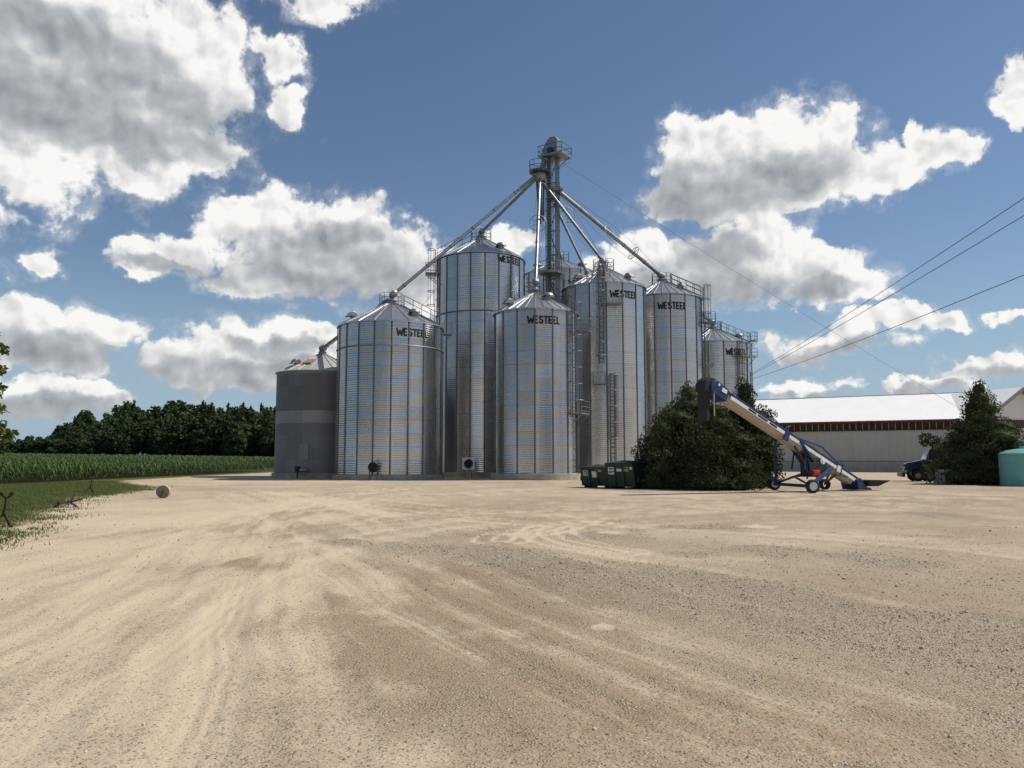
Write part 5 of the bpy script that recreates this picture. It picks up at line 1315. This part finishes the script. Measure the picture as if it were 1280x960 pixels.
mb = MB(); mb.hexa([BP(LB, .25, HE - 1.1), BP(0, .25, HE - 1.1), BP(0, WB - .2, HE - 1.1), BP(LB, WB - .2, HE - 1.1), BP(LB, .25, HE), BP(0, .25, HE), BP(0, WB - .2, HE), BP(LB, WB - .2, HE)]); mb.build('curtain_opening', M['dark_gap'], tbn)
s = .3
pm = MB().box((0, 0, 0), (.10, .14, 1.0), bw, bn_); pme = None
while s < LB:
    p = BP(s, .1, HE - .55)
    if pme is None: o = pm.build('opening_post', M['soffit'], tbn); pme = o.data; pme.transform(Matrix.Translation(ORG[tbn])); 
    else: o = link('opening_post', pme, tbn)
    o.location = p - ORG[tbn]; s += .8
mb = MB(); mb.box(BP(LB / 2, -.32, HE + .02), (LB + .6, .06, .34), bw, bn_); mb.bar(BP(0, -.1, HE - 1.1), BP(LB, -.1, HE - 1.1), .1, .1); mb.build('eave_trim', M['maroon'], tbn)
mb = MB(); ov = .35; zr_ = lambda d: HE + .12 + (HR - HE) * (d + ov) / (WB / 2 + ov)
for a_, b_ in ((-ov, WB / 2), (WB + ov, WB / 2)):
    za_, zb_ = HE + .12, HR + .12
    mb.hexa([BP(LB + .3, a_, za_), BP(-.3, a_, za_), BP(-.3, b_, zb_), BP(LB + .3, b_, zb_), BP(LB + .3, a_, za_ + .06), BP(-.3, a_, za_ + .06), BP(-.3, b_, zb_ + .06), BP(LB + .3, b_, zb_ + .06)])
s = -.3
while s < LB + .3: mb.bar(BP(s, -ov, HE + .18), BP(s, WB / 2, HR + .18), .03, .02); s += .92
mb.bar(BP(-.3, WB / 2, HR + .2), BP(LB + .3, WB / 2, HR + .2), .4, .06); mb.build('roof', M['barn_roof'], tbn)
mb = MB(); mb.add([BP(LB, 0, HE - .02), BP(LB, WB, HE - .02), BP(LB, WB / 2, HR)], [(0, 1, 2)]); mb.add([BP(LB - .1, 0, HE - .02), BP(LB - .1, WB, HE - .02), BP(LB - .1, WB / 2, HR)], [(2, 1, 0)]); mb.build('gable', M['barn_white'], tbn)
# cross wing with its gable turned to the yard
gp = at(1276, 485.5, 99.5); gx_, gy_ = Vector((.97, .24, 0)), Vector((-.24, .97, 0))
G0 = Vector((gp.x, gp.y, 0)); gh, ge, gw_ = gp.z - .25, HE - .15, 5.7
GP = lambda s, d, z: G0 + gx_ * s + gy_ * d + ZU * z
mb = MB(); mb.prism([(-gw_, ge), (gw_, ge), (0, gh)], -.12, .0, gx_, ZU, GP(0, .3, 0)); mb.build('wing_gable', M['barn_white'], tbn)
mb = MB(); mb.hexa([GP(-gw_, .35, 0), GP(gw_, .35, 0), GP(gw_, 12, 0), GP(-gw_, 12, 0), GP(-gw_, .35, ge - 1), GP(gw_, .35, ge - 1), GP(gw_, 12, ge - 1), GP(-gw_, 12, ge - 1)]); mb.build('wing_wall', M['barn_wall'], tbn)
mb = MB(); mb.box(GP(0, .2, ge - .05), (gw_ * 2 + .4, .1, .26), gx_, gy_).box(GP(0, .32, ge - .55), (gw_ * 2, .06, .78), gx_, gy_); mb.build('wing_trim', M['maroon'], tbn)
for s_ in (-1, 1):
    sl = (gh - ge) / gw_
    mb = MB(); e0, e1 = GP(s_ * (gw_ + .5), -.35, ge - .5 * sl + .3), GP(0, -.35, gh + .3); f0, f1 = e0 + gy_ * 13, e1 + gy_ * 13
    mb.hexa([e0, e1, f1, f0] + [p + ZU * .12 for p in (e0, e1, f1, f0)]); mb.build('wing_roof', M['barn_roof'], tbn)
    mb = MB(); mb.bar(e0 - gy_ * .04 - ZU * .12, e1 - gy_ * .04 - ZU * .12, .06, .42); mb.hexa([GP(s_ * (gw_ + .5), -.33, ge - .5 * sl + .12), GP(0, -.33, gh + .12), GP(0, .28, gh + .12), GP(s_ * (gw_ + .5), .28, ge - .5 * sl + .12)] + [GP(s_ * (gw_ + .5), -.33, ge - .5 * sl + .16), GP(0, -.33, gh + .16), GP(0, .28, gh + .16), GP(s_ * (gw_ + .5), .28, ge - .5 * sl + .16)]); mb.build('barge_board', M['soffit'], tbn)
# ------------------------------------------------------------------ trees
def dirs_(n):
    v = rng.normal(size=(n, 3)); return v / np.linalg.norm(v, axis=1)[:, None]
def noise3(d, f, seed):
    return .5 * vnoise(d[:, 0] * f + d[:, 2] * f * .7, d[:, 1] * f - d[:, 2] * f * .6, seed) + .5 * vnoise(d[:, 2] * f + 3, d[:, 0] * f * .8 - d[:, 1] * f * .8 + 7, seed + 1)
def crown_points(lobes, n, rough=.28, depth=.45, seed=1):
    """leaf positions on lumpy ellipsoid lobes: centre, radii"""
    P, Nn = [], []
    vol = np.array([(l[3] * l[4] + l[4] * l[5] + l[3] * l[5]) for l in lobes]); cnt = (vol / vol.sum() * n).astype(int)
    for i, (l, c) in enumerate(zip(lobes, cnt)):
        d = dirs_(c)
        lump = 1 + rough * 2 * (noise3(d, 2.6, seed + i * 5) - .5) + rough * (noise3(d, 6.5, seed + i * 5 + 2) - .5)
        r = lump * (1 - depth * rng.uniform(0, 1, c) ** 2.2)
        P.append(np.array(l[:3]) + d * r[:, None] * np.array(l[3:6])); Nn.append(d)
    P = np.concatenate(P); Nn = np.concatenate(Nn)
    keep = np.ones(len(P), bool)                                   # drop what lies deep inside another lobe
    for l in lobes:
        q = np.linalg.norm((P - np.array(l[:3])) / np.array(l[3:6]), axis=1); keep &= ~(q < .55)
    return P[keep], Nn[keep]
def leaf_mesh(P, Nn, size, aspect, up, name, mat, var=.2, core=None, tonebias=0.0):
    k = len(P)
    d = Nn * .7 + rng.normal(0, .55, (k, 3)) + np.array([0, 0, up]); d /= np.linalg.norm(d, axis=1)[:, None]
    o = rng.normal(size=(k, 3)); s = np.cross(d, o); s /= np.linalg.norm(s, axis=1)[:, None] + 1e-6
    L_ = size * rng.uniform(.6, 1.4, k)[:, None]; W_ = L_ * aspect
    nrm = np.cross(d, s)
    v = np.stack([P - d * L_ * .5, P - s * W_ * .5 + d * L_ * .02 + nrm * L_ * .1, P + d * L_ * .5, P + s * W_ * .5 + d * L_ * .02 + nrm * L_ * .1], 1).reshape(-1, 3)
    f = np.arange(4 * k).reshape(-1, 4)
    clump = fbm(P[:, 0] * .9 + P[:, 2] * .6, P[:, 1] * .9 - P[:, 2] * .8, 3, 33)
    tone = np.clip(rng.normal(.45, var, k) + 1.3 * (clump - .5) + tonebias, 0, 1)
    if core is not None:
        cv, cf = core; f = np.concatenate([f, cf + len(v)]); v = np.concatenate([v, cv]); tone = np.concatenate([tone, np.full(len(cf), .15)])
    return np_mesh(name, v, f, mat, False, face_attr={'tone': tone})
def light_block_core(lobes, s):  # dark opaque filler added inside the crown to block light
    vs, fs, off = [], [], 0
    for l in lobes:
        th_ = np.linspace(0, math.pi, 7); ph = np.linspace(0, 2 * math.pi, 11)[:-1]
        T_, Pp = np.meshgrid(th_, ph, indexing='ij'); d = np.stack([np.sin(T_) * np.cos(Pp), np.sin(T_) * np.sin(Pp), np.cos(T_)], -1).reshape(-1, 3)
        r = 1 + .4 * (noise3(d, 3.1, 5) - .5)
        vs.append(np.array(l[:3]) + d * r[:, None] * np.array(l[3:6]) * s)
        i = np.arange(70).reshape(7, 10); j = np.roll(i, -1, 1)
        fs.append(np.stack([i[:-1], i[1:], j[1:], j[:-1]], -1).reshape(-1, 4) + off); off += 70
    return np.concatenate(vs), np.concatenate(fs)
def trunk_mesh(h, r, lobes, limbs=8):
    m_ = MB(); m_.tube([(0, 0, -.1), (r * .2, 0, h * .3), (-r * .2, r * .2, h * .65), (0, 0, h * .95)], [r * 1.25, r, r * .7, r * .25], 9)
    for i in range(limbs):
        z = h * (.25 + .6 * i / limbs); l = lobes[rng.integers(0, len(lobes))]
        e = np.array(l[:3]) + rng.normal(0, .3, 3) * np.array(l[3:6]); p = (0, 0, z)
        mid = ((p[0] + e[0]) / 2, (p[1] + e[1]) / 2, (p[2] + e[2]) / 2 + .08 * h * .3); m_.tube([p, mid, tuple(e)], [r * .4, r * .26, r * .08], 6)
    return m_
def plant(name, loc, lobes, nleaf, size, aspect, up, mat, label, cat, h, r, group=None, core=.72, rough=.28, depth=.45, seed=1, limbs=8, tb=0.0):
    loc = Vector(loc); t = thing(name, loc, label, cat, group)
    P, Nn = crown_points(lobes, nleaf, rough, depth, seed); ok = P[:, 2] > .03; P, Nn = P[ok], Nn[ok]
    link('crown', leaf_mesh(P, Nn, size, aspect, up, 'crown', mat, core=light_block_core(lobes, core) if core else None, tonebias=tb), t)
    m_ = trunk_mesh(h, r, lobes, limbs); me = bpy.data.meshes.new('trunk'); me.from_pydata(m_.v, [], m_.f); me.materials.append(M['bark']); me.update(); link('trunk', me, t)
    return t
def cone_lobes(h, w, n, jit=.3, ex=2.3):
    """a shaggy cedar: lobes packed into a rounded cone"""
    out = []
    for i in range(n):
        f = (i + .5) / n; z = h * (.03 + .92 * f); rr = w * (1 - f ** ex) ** .8 * .84 + .12 * w
        k = max(1, int(5 * (1 - f) + 1)); a0 = rng.uniform(0, 6.28)
        for j in range(k):
            a = a0 + 2 * math.pi * j / k; q = rr * (.55 if k > 1 else 0) * rng.uniform(.8, 1.2)
            s_ = rr * (.62 if k > 1 else .9) * rng.uniform(1 - jit, 1 + jit)
            out.append((math.cos(a) * q, math.sin(a) * q, z, max(s_, .28), max(s_, .28), max(h / n * .95, .4) * rng.uniform(.8, 1.3)))
    return out
BG_ = 'dark cedar bushes beside the dumpsters'
def cedar(px, py, Y, top, hw, label, n, seed, name='cedar_bush', cat='bush', group=BG_, lv=22000, size=.145, ex=3.2):
    c = at(px, py, Y); c.z = 0; h = at(px, top, Y).z; w_ = hw / 1000 * Y
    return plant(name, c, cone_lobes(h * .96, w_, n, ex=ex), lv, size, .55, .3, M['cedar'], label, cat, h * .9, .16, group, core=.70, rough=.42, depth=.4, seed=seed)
cedar(863, 610, 47.8, 475, 52, 'tall middle cedar bush whose top stands behind the conveyor head', 8, 11, lv=30000)
cedar(934, 609, 48.6, 472, 36, 'cedar bush under the conveyor with its peak right of the conveyor head', 8, 21, lv=24000)
cedar(835, 609.5, 47.0, 507, 39, 'low cedar bush sloping down towards the dumpsters', 6, 31, lv=15000)
cedar(898, 611, 45.6, 500, 50, 'broad lower cedar bush in front, under the hanging conveyor sock', 6, 41, lv=20000)
cedar(1230, 603.5, 55.0, 470, 53, 'big dark cedar tree standing before the barn, between lorry and tank', 10, 51, 'cedar_tree', 'tree', None, 36000, ex=1.7)
cb_ = gnd(1186, 602.8); plant('leafy_shrub', (cb_.x, cb_.y + .6, 0), [(-1.2, 0, 3.3, .5, .5, .36), (-.75, .1, 3.1, .5, .5, .4), (-1.35, 0, 2.9, .3, .35, .25), (-.3, .2, 2.7, .4, .5, .6)], 800, .16, .7, .1, M['cedar'], 'sparse leafy shrub leaning out over the lorry cab', 'shrub', 3.0, .05, core=None, rough=.4, seed=61)
cb_ = gnd(1268, 602); plant('leafy_shrub', (cb_.x, cb_.y + 1.5, 0), [(0, 0, 2.6, .9, .8, 1.2), (.7, .2, 3.0, .6, .6, .8), (.2, 0, 1.4, 1.0, .8, 1.2)], 4000, .18, .6, .2, M['cedar'], 'shrub between the big cedar tree and the teal tank', 'shrub', 3.2, .06, rough=.4, seed=71)
# near maple whose branches reach into the left edge
mx_ = at(-110, 574, 17.5); lob = []
for i in range(26):
    a = rng.uniform(0, 6.28); q = rng.uniform(.2, 1.55); z = rng.uniform(1.5, 4.9); lim = 1.0 - max(0, (z - 3.6) / 1.9) ** 1.3
    lob.append((math.cos(a) * q * lim, math.sin(a) * q * lim, z, .38, .38, .26))
for (px, py) in ((4, 436), (2, 462), (3, 487), (0, 510), (6, 535), (8, 548), (2, 560), (-8, 420), (-6, 585), (14, 543)):
    p = at(px - 9, py, 17.2) - Vector((mx_.x, mx_.y, 0)); lob.append((p.x, p.y + .0, p.z, .17, .3, .15))
plant('maple_tree', (mx_.x, mx_.y, 0), lob, 9000, .105, .95, -.25, M['maple'], 'young maple at the left picture edge with loose hanging leaves', 'tree', 4.6, .10, core=None, rough=.5, depth=.8, seed=81, limbs=34)

# ------------------------------------------------------------------ the wood beyond the cornfield: each tree its own object
def decid_proto(kind, seed):
    """unit-height (10 m) tree: crown mesh and trunk mesh"""
    st = rng.integers(0, 1000); lobes = []
    if kind == 'round':
        for i in range(13):
            f = i / 12; z = 2.2 + 6.6 * f; rr = 2.6 * math.sin(math.pi * (.22 + .70 * f)) ** .8
            for j in range(3): a = rng.uniform(0, 6.28); lobes.append((math.cos(a) * rr * .6, math.sin(a) * rr * .6, z + rng.uniform(-.5, .5), rr * .5, rr * .5, 1.0))
        lobes.append((0, 0, 8.9, 1.0, 1.0, .95))
    elif kind == 'spire':
        for i in range(12):
            f = i / 11; z = 1.6 + 7.6 * f; rr = 2.0 * (1 - f) ** .7 + .35
            for j in range(2 if f < .8 else 1): a = rng.uniform(0, 6.28); lobes.append((math.cos(a) * rr * .4, math.sin(a) * rr * .4, z, rr * .6, rr * .6, .75))
    else:
        for i in range(16):
            a = rng.uniform(0, 6.28); q = rng.uniform(0, 2.8); z = rng.uniform(1.0, 8.4); lobes.append((math.cos(a) * q, math.sin(a) * q, z, 1.3, 1.3, 1.1))
    P, Nn = crown_points(lobes, 2600, .4, .4, seed)
    cm = leaf_mesh(P, Nn, .55, .75, .15, 'crown', M['scrub'] if kind == 'scrub' else M['decid'], core=light_block_core(lobes, .7))
    m_ = trunk_mesh(8.5, .22, lobes, 6); tm_ = bpy.data.meshes.new('trunk'); tm_.from_pydata(m_.v, [], m_.f); tm_.materials.append(M['bark']); tm_.update()
    return cm, tm_
PRO = {'round': [decid_proto('round', 200 + i) for i in range(4)], 'spire': [decid_proto('spire', 300 + i) for i in range(2)], 'scrub': [decid_proto('scrub', 400 + i) for i in range(2)]}
LBL = {'round': ('woodland_tree', 'dark broad-crowned tree in the wood beyond the cornfield', 'broad trees of the wood beyond the corn'),
       'spire': ('woodland_tree', 'dark narrow pointed tree standing up from the wood beyond the cornfield', 'pointed trees of the wood beyond the corn'),
       'scrub': ('scrub_tree', 'low paler scrub tree at the left foot of the wood', 'scrub trees at the foot of the wood'),
       'far': ('far_tree', 'distant low tree on the skyline left of the wood', 'distant trees left of the wood')}
def wood(px, top, Y, kind, wid=1.0, key=None):
    x = at(px, 574, Y).x; zg = float(rise(np.array([x]), np.array([Y]))[0]); h = at(px, top, Y).z - zg
    nm, lb, gr = LBL[key or kind]; t = thing(nm, (x, Y, zg), lb, 'tree', gr)
    cm, tm_ = PRO[kind][rng.integers(0, len(PRO[kind]))]
    s_ = h / 9.6; t.scale = (s_ * wid, s_ * wid, s_); t.rotation_euler.z = rng.uniform(0, 6.28)
    for n_, me in (('crown', cm), ('trunk', tm_)): o = bpy.data.objects.new(n_, me); COL.objects.link(o); o.parent = t
prof_x = [66, 76, 88, 100, 118, 130, 142, 155, 164, 180, 200, 215, 235, 260, 280, 300, 320, 345, 400, 460]
prof_y = [545, 528, 519, 516, 521, 514, 512, 507, 503, 509, 508, 503, 506, 504, 507, 505, 510, 510, 510, 512]
px = 72.0
while px < 455:
    wood(px, np.interp(px, prof_x, prof_y) + rng.uniform(-4, 7), rng.uniform(278, 292), 'round', rng.uniform(.8, 1.25)); px += rng.uniform(9, 15)
px = 84.0
while px < 440:
    wood(px, np.interp(px, prof_x, prof_y) + rng.uniform(6, 24), rng.uniform(266, 276), 'round', rng.uniform(.9, 1.4)); px += rng.uniform(10, 17)
for px, tp_ in ((164, 502), (224, 503), (252, 502), (262, 505), (302, 504), (312, 508), (326, 506), (283, 505), (238, 507)): wood(px, tp_, 284, 'spire', .9)
for px in (22, 34, 46, 56, 68, 80, 93, 105, 114): wood(px, 552 + rng.uniform(-4, 3), 262, 'scrub', rng.uniform(1.2, 1.5))
for px in (-60, -40, -22, -6, 8, 22, 36, 48, 60, 72): wood(px, 548 + rng.uniform(-3, 3), 420, 'round', rng.uniform(1.2, 1.5), 'far')
